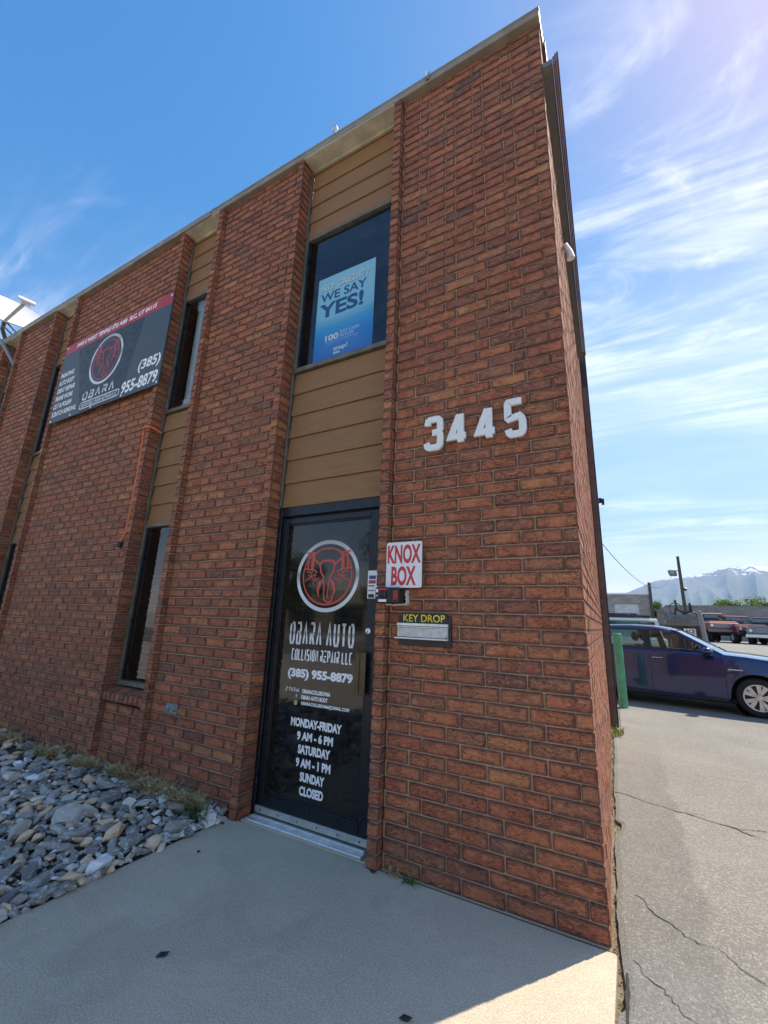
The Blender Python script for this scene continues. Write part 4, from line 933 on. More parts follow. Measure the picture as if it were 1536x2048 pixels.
def hatchback(name, label, loc, rz, pm, sc=1.0):
    """x forward (front axle at 0), y left, z up; right side faces the camera"""
    t = thing(name, label, 'car', loc, rz); t.scale = (sc, sc, sc)
    top = [(-3.46, .78), (-3.44, 1.02), (-3.2, 1.05), (-.42, .985), (-.1, .965), (.3, .92), (.62, .83), (.78, .70), (.83, .60)]
    wid = [(-3.46, .70), (-3.2, .84), (-2.6, .885), (-1.2, .895), (0, .885), (.45, .84), (.7, .72), (.83, .52)]
    stn = [-3.46, -3.43, -3.35, -3.2, -3.08] + [-3.0 + .05*k for k in range(17)] + [-2.1, -1.9, -1.7, -1.5, -1.3, -1.1, -.9, -.7, -.55, -.45] + [-.40 + .05*k for k in range(17)] + [.46, .55, .64, .72, .78, .83]
    def arch(x):
        zb = .20 if -3.0 < x < .45 else .26
        for xw in (0, -2.63):
            dx = x - xw
            if abs(dx) < .375: zb = max(zb, .316 + math.sqrt(.375**2 - dx*dx))
        return zb
    rows_ = [0, .12, .28, .45, .62, .78, .90, .97, 1.0]
    prof = [.955, .975, .99, 1.0, .998, .985, .968, .945, .915]
    body = MB()
    for s in (1, -1):
        vs_ = []
        for x in stn:
            zt = lerp(top, x); zb = min(arch(x), zt - .05); w = lerp(wid, x)
            for f, p in zip(rows_, prof):
                z = zb + (zt - zb)*f; pz = .2 + (zt - .2)*f
                # width follows absolute height so the arches do not bend the panel
                fa = (z - .2)/(zt - .2); pp = lerp(list(zip(rows_, prof)), fa); crease = .010*math.exp(-((z - .70)/.03)**2)
                vs_.append((x, s*(w*pp + crease), z))
        nr = len(rows_); fs = []
        for i in range(len(stn)-1):
            for j in range(nr-1):
                q4 = (i*nr+j, (i+1)*nr+j, (i+1)*nr+j+1, i*nr+j+1); fs.append(q4 if s < 0 else q4[::-1])
        body.add(vs_, fs)
        # arch lips and sill return
        lip = []
        for x in stn: zt = lerp(top, x); zb = min(arch(x), zt-.05); fa = (zb-.2)/(zt-.2); w = lerp(wid, x)*lerp(list(zip(rows_, prof)), fa); lip += [(x, s*w, zb), (x, s*(w-.14), zb + .005)]
        body.add(lip, [((2*i, 2*i+1, 2*i+3, 2*i+2) if s < 0 else (2*i, 2*i+2, 2*i+3, 2*i+1)) for i in range(len(stn)-1)])
    # bonnet, nose and tail closing surfaces
    hs = [x for x in stn if x >= -.46]; vs_ = []
    for x in hs:
        zt = lerp(top, x); w = lerp(wid, x)*.915
        for f, dz in ((-1, 0), (-.82, .022), (-.5, .034), (0, .042), (.5, .034), (.82, .022), (1, 0)): vs_.append((x, w*f, zt + dz*(1 if x < .7 else .3)))
    body.add(vs_, [(i*7+j, (i+1)*7+j, (i+1)*7+j+1, i*7+j+1) for i in range(len(hs)-1) for j in range(6)])
    for x, s in ((.83, 1), (-3.46, -1)):
        zt = lerp(top, x); w = lerp(wid, x); p6 = [(x, w*p, .26 + (zt-.26)*f) for f, p in zip(rows_, prof)]; p6 += [(x, -w*p, .26 + (zt-.26)*f) for f, p in zip(rows_[::-1], prof[::-1])]
        body.add(p6, [tuple(range(len(p6)))[::s]])
    # roof and pillars
    RX = [(-3.22, 1.36), (-3.0, 1.405), (-2.5, 1.455), (-1.9, 1.475), (-1.5, 1.462), (-1.25, 1.425), (-1.12, 1.385)]
    vs_ = []
    for x, z in RX:
        w = .60 - .03*abs(x + 2)/1.2
        for f, dz in ((-1, -.035), (-.93, -.008), (-.6, .004), (0, .012), (.6, .004), (.93, -.008), (1, -.035)): vs_.append((x, w*f, z + dz))
    body.add(vs_, [(i*7+j, (i+1)*7+j, (i+1)*7+j+1, i*7+j+1) for i in range(len(RX)-1) for j in range(6)])
    def pil(a0, a1, b0, b1, s):     # pillar quad strip, bottom a0-a1 to top b0-b1 (x, z), with thickness
        yb, yt = s*.805, s*.588
        o_ = [(a0[0], yb, a0[1]), (a1[0], yb, a1[1]), (b1[0], yt, b1[1]), (b0[0], yt, b0[1])]; i_ = [(x, yy - s*.05, z) for x, yy, z in o_]
        body.add(o_ + i_, [(0,1,2,3), (7,6,5,4), (0,4,5,1), (1,5,6,2), (2,6,7,3), (3,7,4,0)])
    for s in (1, -1):
        pil((-.50, .985), (-.40, .985), (-1.20, 1.395), (-1.10, 1.375), s)      # A
        pil((-3.20, 1.05), (-2.78, 1.04), (-3.16, 1.345), (-2.88, 1.385), s)    # C
        pil((-3.16, 1.345), (-1.10, 1.335), (-3.10, 1.375), (-1.22, 1.425), s) if False else None
        # cant rail following the roof edge
        vs_ = []
        for x, z in RX: w = .60 - .03*abs(x + 2)/1.2; vs_ += [(x, s*w, z - .035), (x, s*(w + .022), z - .085), (x, s*(w - .03), z - .085)]
        body.add(vs_, [((3*i, 3*i+1, 3*i+4, 3*i+3) if s < 0 else (3*i, 3*i+3, 3*i+4, 3*i+1)) for i in range(len(RX)-1)] + [(3*i+1, 3*i+2, 3*i+5, 3*i+4) for i in range(len(RX)-1)])
        # door ledge under the side windows
        body.add([(-3.2, s*.80, 1.046), (-.42, s*.81, .986), (-.42, s*.70, .975), (-3.2, s*.70, 1.03)], [(0,1,2,3) if s > 0 else (3,2,1,0)])
    local(body.build('body', pm, t, 35))
    tr = MB()
    for s in (1, -1):                                                           # B pillar and window surrounds are black
        yb, yt = s*.808, s*.604
        q4 = lambda p: [(x, yb + (yt-yb)*(z-1.0)/.40, z) for x, z in p]
        tr.add(q4([(-1.64, 1.005), (-1.50, 1.003), (-1.58, 1.392), (-1.68, 1.395)]), [(0,1,2,3)])
        tr.add(q4([(-2.84, 1.03), (-2.74, 1.03), (-2.86, 1.37), (-2.94, 1.365)]), [(0,1,2,3)])
        tr.add(q4([(-3.1, 1.05), (-.42, .988), (-.42, 1.002), (-3.1, 1.064)]), [(0,1,2,3)])
    local(tr.build('window_trim', RIMD, t))
    for s in (1, -1):
        yb, yt = s*.798, s*.594; q4 = lambda p: [(x, yb + (yt-yb)*(z-1.0)/.40, z) for x, z in p]
        for p in ([(-1.51, 1.00), (-.62, .995), (-1.19, 1.375), (-1.59, 1.392)], [(-2.75, 1.03), (-1.63, 1.005), (-1.67, 1.395), (-2.87, 1.37)], [(-.60, .99), (-.46, .99), (-.74, 1.09)]):
            m = MB(); m.add(q4(p), [tuple(range(len(p)))]); local(m.build('side_window', GLASSC, t))
    m = MB(); m.add([(-.44, -.74, .985), (-.44, .74, .985), (-1.12, .55, 1.37), (-1.12, -.55, 1.37)] + [(-.36, 0, .99), (-1.10, 0, 1.385)], [(0, 4, 5, 3), (4, 1, 2, 5)]); local(m.build('windscreen', GLASSC, t))
    m = MB(); m.add([(-3.40, -.68, 1.06), (-3.40, .68, 1.06), (-3.20, .52, 1.35), (-3.20, -.52, 1.35)], [(3,2,1,0)]); local(m.build('rear_window', GLASSC, t))
    m = MB(); m.cbox(-3.3, -.45, -.72, .72, .25, .42, .03); m.cbox(-.75, -.42, -.70, .70, .60, .955, .06); m.cbox(-3.40, -3.05, -.7, .7, .4, .98, .05)
    for s in (1, -1): m.cbox(-3.0, -.4, s*.74 - .02, s*.74 + .02, .3, .96, .01)
    local(m.build('cabin', INT, t))
    for x, s in ((-1.72, 1), (-1.72, -1), (-2.62, 1), (-2.62, -1)):
        m = MB(); Ms = Matrix.Translation((x, s*.36, .50)) @ Matrix.Rotation(R(-12), 4, 'Y')
        m.cbox(-.06, .06, -.24, .24, 0, .60, .05, 0, Ms); m.cbox(-.05, .05, -.12, .12, .66, .84, .04, 0, Ms); m.cbox(0, .45, -.24, .24, -.10, .04, .04, 0, Ms); m.box(0, 0, 0, 0, 0, 0); local(m.build('seat', INT, t))
    m = MB(); cs = Vector((-.98, .36, .94)); axs = Vector((-.9, 0, .42)).normalized(); e1 = Vector((0,1,0)); e2 = axs.cross(e1)
    m.tube([cs + e1*math.cos(a)*.18 + e2*math.sin(a)*.18 for a in [2*math.pi*k/18 for k in range(19)]], .014, 6); m.tube([cs, cs + Vector((.3, 0, -.14))], .03, 6); m.tube([cs - e1*.17, cs + e1*.17], .012, 5); local(m.build('steering_wheel', INT, t))
    for s in (1, -1):
        for x in (-.42, -1.55, -2.42):
            m = MB(); zt = lerp(top, x); w = lerp(wid, x); vs_ = []
            for k in range(11):
                z = max(arch(x) + .03, .24) + (zt - .01 - max(arch(x) + .03, .24))*k/10; fa = (z-.2)/(zt-.2); yy = s*(w*lerp(list(zip(rows_, prof)), fa) + .010*math.exp(-((z-.70)/.03)**2) + .0015); vs_ += [(x - .004, yy, z), (x + .004, yy, z)]
            m.add(vs_, [(2*k, 2*k+1, 2*k+3, 2*k+2) for k in range(10)]); local(m.build('door_seam', SHUT, t))
        for x in (-1.42, -2.36):
            m = MB(); m.cbox(x - .10, x + .10, s*.872 - .018, s*.872 + .018, .845, .872, .008); dh = local(m.build('door_handle', pm, t)); m = MB(); m.cbox(x - .095, x + .085, s*.891 - .004, s*.891 + .004, .862, .871, .002); local(m.build('handle_strip', ALU, dh))
        m = MB(); Mm = Matrix.Translation((-.62, s*.945, 1.03)) @ Matrix.Rotation(R(6*s), 4, 'Z')
        m.cbox(-.09, .08, -.10, .10, -.055, .065, .045, 0, Mm); mo = local(m.build('mirror', pm, t, 50)); m = MB(); m.cbox(-.08, .07, -.105, .09, -.075, -.045, .012, 0, Mm); m.tube([(-.60, s*.80, .985), (-.62, s*.90, .985)], .025, 6); local(m.build('mirror_base', RIMD, mo))
        m = MB(); m.cbox(-.37, -.16, s*.884 - .006, s*.884 + .006, .735, .752, .004); local(m.build('fender_badge', ALU, t))
        m = MB(); m.cbox(.52, .78, s*.66 - .10, s*.66 + .10, .60, .72, .03); local(m.build('headlight', ALU, t))
        m = MB(); m.cbox(-3.45, -3.2, s*.75 - .08, s*.75 + .08, .80, .95, .03); local(m.build('tail_light', REDP, t))
        m = MB(); m.cbox(-2.2, -.42, s*.845 - .012, s*.845 + .012, .20, .245, .008); local(m.build('side_skirt', RIMD, t))
        for x in (0, -2.63):
            wheel(t, x, s*.765, .316, .218, .20, s)
            m = MB(); Mw = Matrix.Translation((x, s*.74, .316)) @ Matrix.Rotation(R(90), 4, 'X'); m.lathe([(.374, -.14), (.374, .14)], 28, Mw); m.lathe([(.0, .12*s), (.374, .12*s)], 28, Mw); local(m.build('wheel_arch', SHUT, t))
    m = MB(); m.cbox(-3.3, .7, -.78, .78, .16, .24, .02); m.cbox(.60, .835, -.50, .50, .28, .42, .01); local(m.build('underbody', INT, t))
    return t
hd = R(-12)
fc = Vector((2.073, 7.70, 0)) + Vector((-math.sin(hd), math.cos(hd), 0))*.86
hatchback('hatchback_car', 'glossy dark blue hatchback parked behind the green bollard', (fc.x, fc.y, -.008), hd, paint('navy_paint', (.007,.017,.095), .2, 1.), 1.035)

def pickup(label, loc, rz, pm, lift=0., bumper=None, sc=1., suv=False, name='pickup_truck', roof=None):
    """front at +x, seen from the front quarter"""
    t = thing(name, label, 'truck' if not suv else 'car', loc, rz, None); t.scale = (sc, sc, sc); L_ = lift
    b = MB(); b.cbox(.3, 1.9, -.92, .92, .55+L_, 1.08+L_, .07); b.cbox(-1.2, .32, -.94, .94, .50+L_, 1.12+L_, .05); b.cbox(-3.2, -1.22, -.94, .94, .55+L_, 1.15+L_, .05)
    b.cbox(.25, 1.82, -.82, .82, 1.06+L_, 1.16+L_, .05)
    rb_ = -3.0 if suv else -1.15
    b.cbox(rb_, -.15, -.72, .72, 1.66+L_, 1.76+L_, .05)
    for s in (1, -1):
        for xa, xb in ((.30, -.18), (rb_ - .05, rb_ + .05)):
            b.add([(xa - .07, s*.86, 1.1+L_), (xa + .05, s*.86, 1.1+L_), (xb + .05, s*.70, 1.68+L_), (xb - .05, s*.70, 1.68+L_)], [(0,1,2,3)])
        if suv: b.add([(-1.25, s*.86, 1.1+L_), (-1.13, s*.86, 1.1+L_), (-1.13, s*.70, 1.68+L_), (-1.23, s*.70, 1.68+L_)], [(0,1,2,3)])
    local(b.build('body', pm, t))
    m = MB(); m.add([(.30, -.80, 1.13+L_), (.30, .80, 1.13+L_), (-.16, .66, 1.68+L_), (-.16, -.66, 1.68+L_)], [(0,1,2,3)]); local(m.build('windscreen', GLASSC, t))
    for s in (1, -1):
        m = MB(); m.add([(rb_ + .02, s*.84, 1.13+L_), (.24, s*.84, 1.13+L_), (-.18, s*.69, 1.67+L_), (rb_ + .05, s*.69, 1.67+L_)], [(0,1,2,3)]); local(m.build('side_window', GLASSC, t))
        m = MB(); m.lathe([(0, .03), (.09, .025), (.105, 0)], 16, Matrix.Translation((1.905, s*.70, .86+L_)) @ Matrix.Rotation(R(90), 4, 'Y')); local(m.build('headlight', ALU, t))
        m = MB(); m.cbox(.05, .16, s*1.05 - .09, s*1.05 + .09, 1.15+L_, 1.33+L_, .03); local(m.build('mirror', RIMD, t))
        for x in (1.15, -2.2):
            wheel(t, x, s*.82, .38, .20, .25, s, 6)
    m = MB(); m.cbox(1.895, 1.915, -.58, .58, .72+L_, 1.0+L_, .008); local(m.build('grille', RIMD, t))
    m = MB()
    for k in range(4): m.cbox(1.915, 1.93, -.57, .57, .745+k*.065+L_, .765+k*.065+L_, .004)
    local(m.build('grille_bars', ALU, t))
    m = MB(); m.cbox(1.90, 2.06, -.98, .98, .42+L_, .62+L_, .03); local(m.build('bumper', bumper or ALU, t))
    m = MB(); m.cbox(-1.1, .2, -.8, .8, .6+L_, 1.10+L_, .03); m.cbox(-.9, -.7, -.7, .7, 1.1+L_, 1.45+L_, .05); m.cbox(-3.0, 1.7, -.5, .5, .35+L_, .56+L_, .02); local(m.build('cabin', INT, t))
    if roof:
        m = MB()
        for s in (1, -1): m.tube([(-2.8, s*.62, 1.83+L_), (-.3, s*.62, 1.83+L_)], .025, 6)
        for x in (-2.4, -1.5, -.6): m.tube([(x, -.62, 1.83+L_), (x, .62, 1.83+L_)], .02, 6)
        for x in (-2.6, -.4):
            for s in (1, -1): m.tube([(x, s*.62, 1.83+L_), (x, s*.66, 1.74+L_)], .02, 5)
        local(m.build('roof_rack', BLACKP, t))
    return t
def at(px, py, Y):                    # a point on the vertical plane Y seen at a photograph pixel (the distance Y is chosen from size and what stands around)
    dr = ax*((px-768)/859.14) + fw - up*((py-1024)/859.14); k = (Y - CAM.y)/dr.y; return CAM + dr*k
def onlot(px, Y): p = at(px, 1262, Y); return (p.x, Y, zg(Y) - .01)
pickup('old orange-red pickup truck with raised suspension facing the lot', onlot(1429, 37.5), R(-80), paint('orange_red_paint', (.26,.055,.034), .45, .2), .28, plain('dull_bumper', (.20,.19,.18), .5, .4))
pickup('dark red pickup truck with a heavy black front bumper', onlot(1478, 37.0), R(-76), paint('dark_red_paint', (.13,.010,.016), .3, .8), .10, BLACKP)
pickup('pale silver pickup at the right edge of the photo', onlot(1533, 36.0), R(-104), paint('silver_paint', (.16,.165,.165), .35, .6), 0., None)
pickup('white van with dark roof rack behind the blue car', (-1.8, 13.6, zg(13.6) - .01), R(178), paint('white_van_paint', (.72,.72,.70), .35, .6), 0., None, .92, True, 'white_van', True)
pickup('white sport utility vehicle with roof bars beyond the white van', (-2.1, 19.5, zg(19.5) - .01), R(174), paint('white_suv_paint', (.66,.67,.67), .35, .6), 0., None, .95, True, 'parked_vehicle', True)

# ------------------------------------------------------------------ yard: block garage, block wall, pole, junk, gate
def block_mat(name, c, bx=.40, bz=.20):
    g = G(name); P = g.pos(); b = g.n('ShaderNodeTexBrick'); sp = g.n('ShaderNodeSeparateXYZ'); g.l(P, sp.inputs[0]); cv = g.n('ShaderNodeCombineXYZ'); g.l(sp.outputs[0], cv.inputs[0]); g.l(sp.outputs[2], cv.inputs[1]); g.l(cv.outputs[0], b.inputs['Vector'])
    b.inputs['Scale'].default_value = 1; b.inputs['Brick Width'].default_value = bx; b.inputs['Row Height'].default_value = bz; b.inputs['Mortar Size'].default_value = .012
    b.inputs['Color1'].default_value = tuple(q*.82 for q in c) + (1,); b.inputs['Color2'].default_value = tuple(q*1.12 for q in c) + (1,); b.inputs['Mortar'].default_value = tuple(q*.62 for q in c) + (1,)
    st = g.rng(g.noise(.6, 5, .65, vec=g.scale(P, (1, 1, 4))), .45, .7)
    return g.bsdf(g.mix(g.math('MULTIPLY', st, .45), b.outputs['Color'], tuple(q*.5 for q in c)), .9, 0, None, .2)
BLK = block_mat('grey_block', (.30,.29,.27)); BLK2 = block_mat('buff_block', (.36,.34,.30))
zb = .78
ga = thing('block_garage', 'grey block garage with white roll-up door beyond the parked cars', 'building', (-1.5, 43, zb))
p0, p1 = at(1180, 1190, 43), at(1298, 1190, 43); zt = at(1256, 1189, 43).z; gx0_, gx1_ = p0.x - 4, p1.x
dz1 = at(1256, 1208, 43).z; da, db = at(1228, 1215, 43).x, at(1279, 1215, 43).x
m = MB(); m.box(gx0_, da, 43, 43.3, zb - .5, zt); m.box(db, gx1_, 43, 43.3, zb - .5, zt); m.box(da, db, 43, 43.3, dz1, zt); m.box(gx1_ - .3, gx1_, 43.3, 51, zb - .5, zt); m.box(gx0_, gx1_ - .3, 50.7, 51, zb - .5, zt); m.box(gx0_, gx0_ + .3, 43.3, 50.7, zb - .5, zt); m.build('wall', BLK2, ga)
dr_ = None; n = 12
for k in range(n):
    m = MB(); h = (dz1 - zb + .1)/n; m.cbox(da + .01, db - .01, 43.10, 43.14, zb - .1 + k*h, zb - .1 + (k+1)*h - .012, .006); m.build('door_slat', plain('white_slat', (.62,.64,.64), .5, .1, .12, 3) if k == 0 else bpy.data.materials['white_slat'], ga)
m = MB(); m.box(gx0_, gx1_, 42.9, 51, zt, zt + .14); m.build('roof_edge', WHITE, ga)
m = MB(); c = gx1_; zr = at(1290, 1172, 43).z; m.add([(c - .75, 42.95, zt + .14), (c - .05, 42.95, zt + .14), (c - .05, 42.95, zr), (c - .75, 43.3, zt + .14), (c - .05, 43.3, zt + .14), (c - .05, 43.3, zr)], [(0,1,2), (5,4,3), (0,2,5,3), (1,4,5,2)]); m.build('roof_kerb', WHITE, ga)
m = MB(); m.box(c - .02, c + .22, 42.85, 43.0, zb - .4, zr + .3); m.build('corner_flashing', plain('dark_flashing', (.075,.07,.068), .5, .3), ga)
xa = at(1312, 1212, 47).x; xm = at(1330, 1211, 47).x; zt = at(1400, 1212, 47).z; zt0 = at(1312, 1224, 47).z
m = MB(); m.add([(xa, 47, zb - .5), (xm, 47, zb - .5), (60, 47, zb - .5), (60, 47, zt), (xm, 47, zt), (xa, 47, zt0)] + [(xa, 47.2, zb - .5), (xm, 47.2, zb - .5), (60, 47.2, zb - .5), (60, 47.2, zt), (xm, 47.2, zt), (xa, 47.2, zt0)],
      [(0,1,4,5), (1,2,3,4), (11,10,7,6), (10,9,8,7), (5,4,10,11), (4,3,9,10), (0,5,11,6)])
wl = thing('block_wall', 'long grey concrete block wall closing the back of the lot', 'wall', (10, 47, zb)); m.build('wall', BLK, wl); m = MB(); m.box(xm + .05, 60, 46.96, 47.24, zt + .004, zt + .06); m.build('wall_cap', plain('wall_cap', (.24,.235,.225), .85), wl)
m = MB(); 

# wooden gate boards between garage and wall, one by one
wg = thing('wooden_gate', 'tan board gate between the garage and the grey block wall', 'gate', (xa - .6, 46.4, zb))
WOOD = plain('tan_wood', (.36,.26,.13), .8, 0, .25, 6)
for k in range(9):
    m = MB(); m.box(xa - 1.25 + k*.13, xa - 1.13 + k*.13, 46.4, 46.43, zb - .2, zb + 1.75 + .03*(k % 3)); m.build('board', WOOD, wg)
# pole, floodlight, wire
pt, pb = at(1355, 1113, 34), at(1374, 1245, 34)
lp = thing('light_pole', 'leaning brown timber pole with floodlights above the lot', 'pole', (pb.x, 34, zb))
m = MB(); m.tube([pb + (pb - pt)*.32, pt], .13, 10, r2=.09); m.build('pole', plain('pole_wood', (.085,.062,.048), .85, 0, .3, 5), lp)
f = at(1345, 1146, 34); m = MB(); Mf = Matrix.Translation(f) @ Matrix.Rotation(R(30), 4, 'Z') @ Matrix.Rotation(R(-25), 4, 'X'); m.cbox(-.26, .26, -.12, .12, -.22, .22, .05, 0, Mf); m.tube([f + Vector((.1, 0, .1)), at(1357, 1141, 34)], .035, 6); m.build('floodlight', plain('floodlight_grey', (.20,.21,.21), .4, .5), lp)
m = MB(); f2 = at(1368, 1177, 34); m.tube([f2, f2 + Vector((.12, -.05, -.10))], .08, 8, r2=.12); m.tube([at(1362, 1172, 34), f2], .03, 5); m.build('lamp', BLACKP, lp)
a_, b_ = at(1345, 1148, 34), Vector((-.55, 10, 4.1)); pts = [a_.lerp(b_, t/20) + Vector((0, 0, -1.3*4*(t/20)*(1-t/20))) for t in range(21)]
m = MB(); m.tube(pts, .012, 4); tag(m.build('overhead_wire', BLACKP), 'thin black wire sagging from the leaning pole', 'wire')
# scrap heap: grey boat hull on a trailer loaded with exercise machines
GH = plain('grey_hull', (.16,.165,.16), .55, .2, .2, 4); Yj = 24.
c = at(1362, 1248, Yj); zj = zg(Yj)
bt = thing('boat', 'grey open boat raised on a trailer behind the lettered sign', 'boat', (c.x, Yj, zj))
m = MB(); xl_, xr_ = at(1330, 1240, Yj).x, at(1403, 1240, Yj).x; zt = at(1360, 1238, Yj).z; zl = at(1360, 1252, Yj).z; S_ = []
for k in range(9):
    t_ = k/8; x = xl_ + (xr_ - xl_)*t_; w = .75*(1 - .85*max(0, t_ - .55)**1.6*2.2); S_.append([(x, Yj - w, zt + .1*t_*t_), (x, Yj - w*.85, zl + .1), (x, Yj, zl - .05 + .25*max(0, t_-.6)), (x, Yj + w*.85, zl + .1), (x, Yj + w, zt + .1*t_*t_)])
m.add([v for s in S_ for v in s], [(5*i+j, 5*i+j+1, 5*i+5+j+1, 5*i+5+j) for i in range(8) for j in range(4)] + [(4,3,2,1,0)]); m.build('hull', GH, bt)
m = MB(); zt2 = at(1330, 1228, Yj).z; m.add([(xl_ - .1, Yj - .6, zt2), (xl_ + 1.2, Yj - .6, zt2 - .05), (xl_ + 1.45, Yj - .65, zt), (xl_, Yj - .7, zt), (xl_ - .1, Yj + .6, zt2), (xl_ + 1.2, Yj + .6, zt2 - .05), (xl_ + 1.45, Yj + .65, zt), (xl_, Yj + .7, zt)], [(0,3,2,1), (4,5,6,7), (0,1,5,4), (1,2,6,5), (0,4,7,3)]); m.build('side_panel', GH, bt)
m = MB(); m.tube([(xl_ + .2, Yj, zl - .08), (xr_ - .2, Yj, zl - .08)], .06, 6)
for x in (xl_ + .5, xr_ - .7): m.tube([(x, Yj - .7, zl - .1), (x, Yj + .7, zl - .1)], .05, 6); m.tube([(x, Yj - .6, zl - .1), (x, Yj - .6, zj - .05)], .05, 6); m.tube([(x, Yj + .6, zl - .1), (x, Yj + .6, zj - .05)], .05, 6)
m.build('trailer', BROWNM, bt)
rj = random.Random(4)
for k, (px_, s, lab) in enumerate(((1352, 1, 'black exercise machine with upright handles, left one on the boat'), (1384, -1, 'black exercise machine with curled handles, right one on the boat'))):
    b0 = at(px_, 1238, Yj); e = thing('exercise_machine', lab, 'exercise machine', tuple(b0), 0, 'exercise machines piled on the boat')
    m = MB(); m.cbox(b0.x - .42, b0.x + .42, Yj - .25, Yj + .2, b0.z - .12, b0.z + .06, .04); m.tube([(b0.x - .5, Yj, b0.z), (b0.x + .5, Yj - .1, b0.z + .18)], .07, 8); m.build('base_frame', BLACKP, e)
    for d_ in (-.35, .25):
        m = MB(); h_ = [.45, .62, .55, .72][(2*k + (d_ > 0))]; m.tube([(b0.x + d_*s, Yj - .2, b0.z), (b0.x + d_*s + .12*s, Yj - .22, b0.z + h_*.45), (b0.x + d_*s + .34*s, Yj - .22, b0.z + h_*.6), (b0.x + d_*s + .38*s, Yj - .22, b0.z + h_*1.25)], .055, 6); m.build('handle', BLACKP, e)
for k, (a, b) in enumerate((((1309, 1218), (1328, 1228)), ((1318, 1217), (1336, 1228)))):
    m = MB(); m.tube([at(*a, Yj), at(*b, Yj) + Vector((.2, 0, -.15))], .05, 6); o = m.build('metal_rail', GH); tag(o, ('upper' if k else 'lower') + ' of the two grey rails jutting left from the boat', 'rail', 'rails jutting from the boat')
m = MB(); m.tube([at(1352, 1230, Yj) + Vector((.25*math.cos(a), 0, .25*math.sin(a))) + Vector((0, 0, .35)) for a in [R(q_) for q_ in range(-20, 210, 20)]] + [at(1347, 1240, Yj)], .02, 5); tag(m.build('bent_hoop', BLACKP), 'thin bent hoop rising above the pile on the boat', 'hoop')
# brown panel fence with a sign and grey gate post
Yf = 18.; zf = zg(Yf); pn = thing('panel_fence', 'rusty brown sheet metal fence panel carrying a small white sign', 'fence', (at(1380, 1270, Yf).x, Yf, zf))
x0_, x1_ = at(1346, 1262, Yf).x - 1.2, at(1409, 1262, Yf).x; zt = at(1380, 1252, Yf).z; n = 10
RUST = plain('rusty_brown', (.085,.042,.036), .75, .1, .3, 5)
for k in range(n): m = MB(); w = (x1_ - x0_)/n; m.cbox(x0_ + k*w + .004, x0_ + (k+1)*w - .004, Yf + .01*(k % 2), Yf + .03 + .01*(k % 2), zf - .05, zt, .004); m.build('panel', RUST, pn)
m = MB(); m.tube([(x0_, Yf - .02, zt + .03), (x1_, Yf - .02, zt + .03)], .03, 6); m.build('top_rail', GH, pn)
sg = thing('yard_sign', 'small white sign reading ACE on the rusty fence panel', 'sign', tuple(at(1380, 1272, Yf)))
a, b = at(1367, 1257, Yf), at(1393, 1273, Yf); m = MB(); m.box(a.x, b.x, Yf - .05, Yf - .04, b.z, a.z); m.build('sign_board', WHITE, sg)
text('ACE', a.x + .03, b.x - .03, b.z + (a.z - b.z)*.38, a.z - .03, Yf - .052, BLACKP, sg, bold=.03)
m = MB(); m.add([(a.x + .05, Yf - .0515, b.z + .05), (b.x - .05, Yf - .0515, b.z + .05), (b.x - .05, Yf - .0515, b.z + .09), (a.x + .05, Yf - .0515, b.z + .09)], [(0,1,2,3)]); m.build('small_print', plain('grey_print', (.3,.3,.3), .6), sg)
a, b = at(1408, 1224, Yf - .4), at(1414, 1290, Yf - .4); m = MB(); m.tube([(a.x - .02, Yf - .4, zf - .05), (a.x - .14, Yf - .4, a.z - .05), (a.x - .14, Yf - .4, a.z)], .085, 12, r2=.07); m.lathe([(.07, 0), (.05, .04), (0, .055)], 10, Matrix.Translation((a.x - .14, Yf - .4, a.z)))
tag(m.build('gate_post', plain('grey_post', (.24,.24,.24), .5, .3), None, True), 'grey steel gate post at the right end of the rusty fence', 'post')
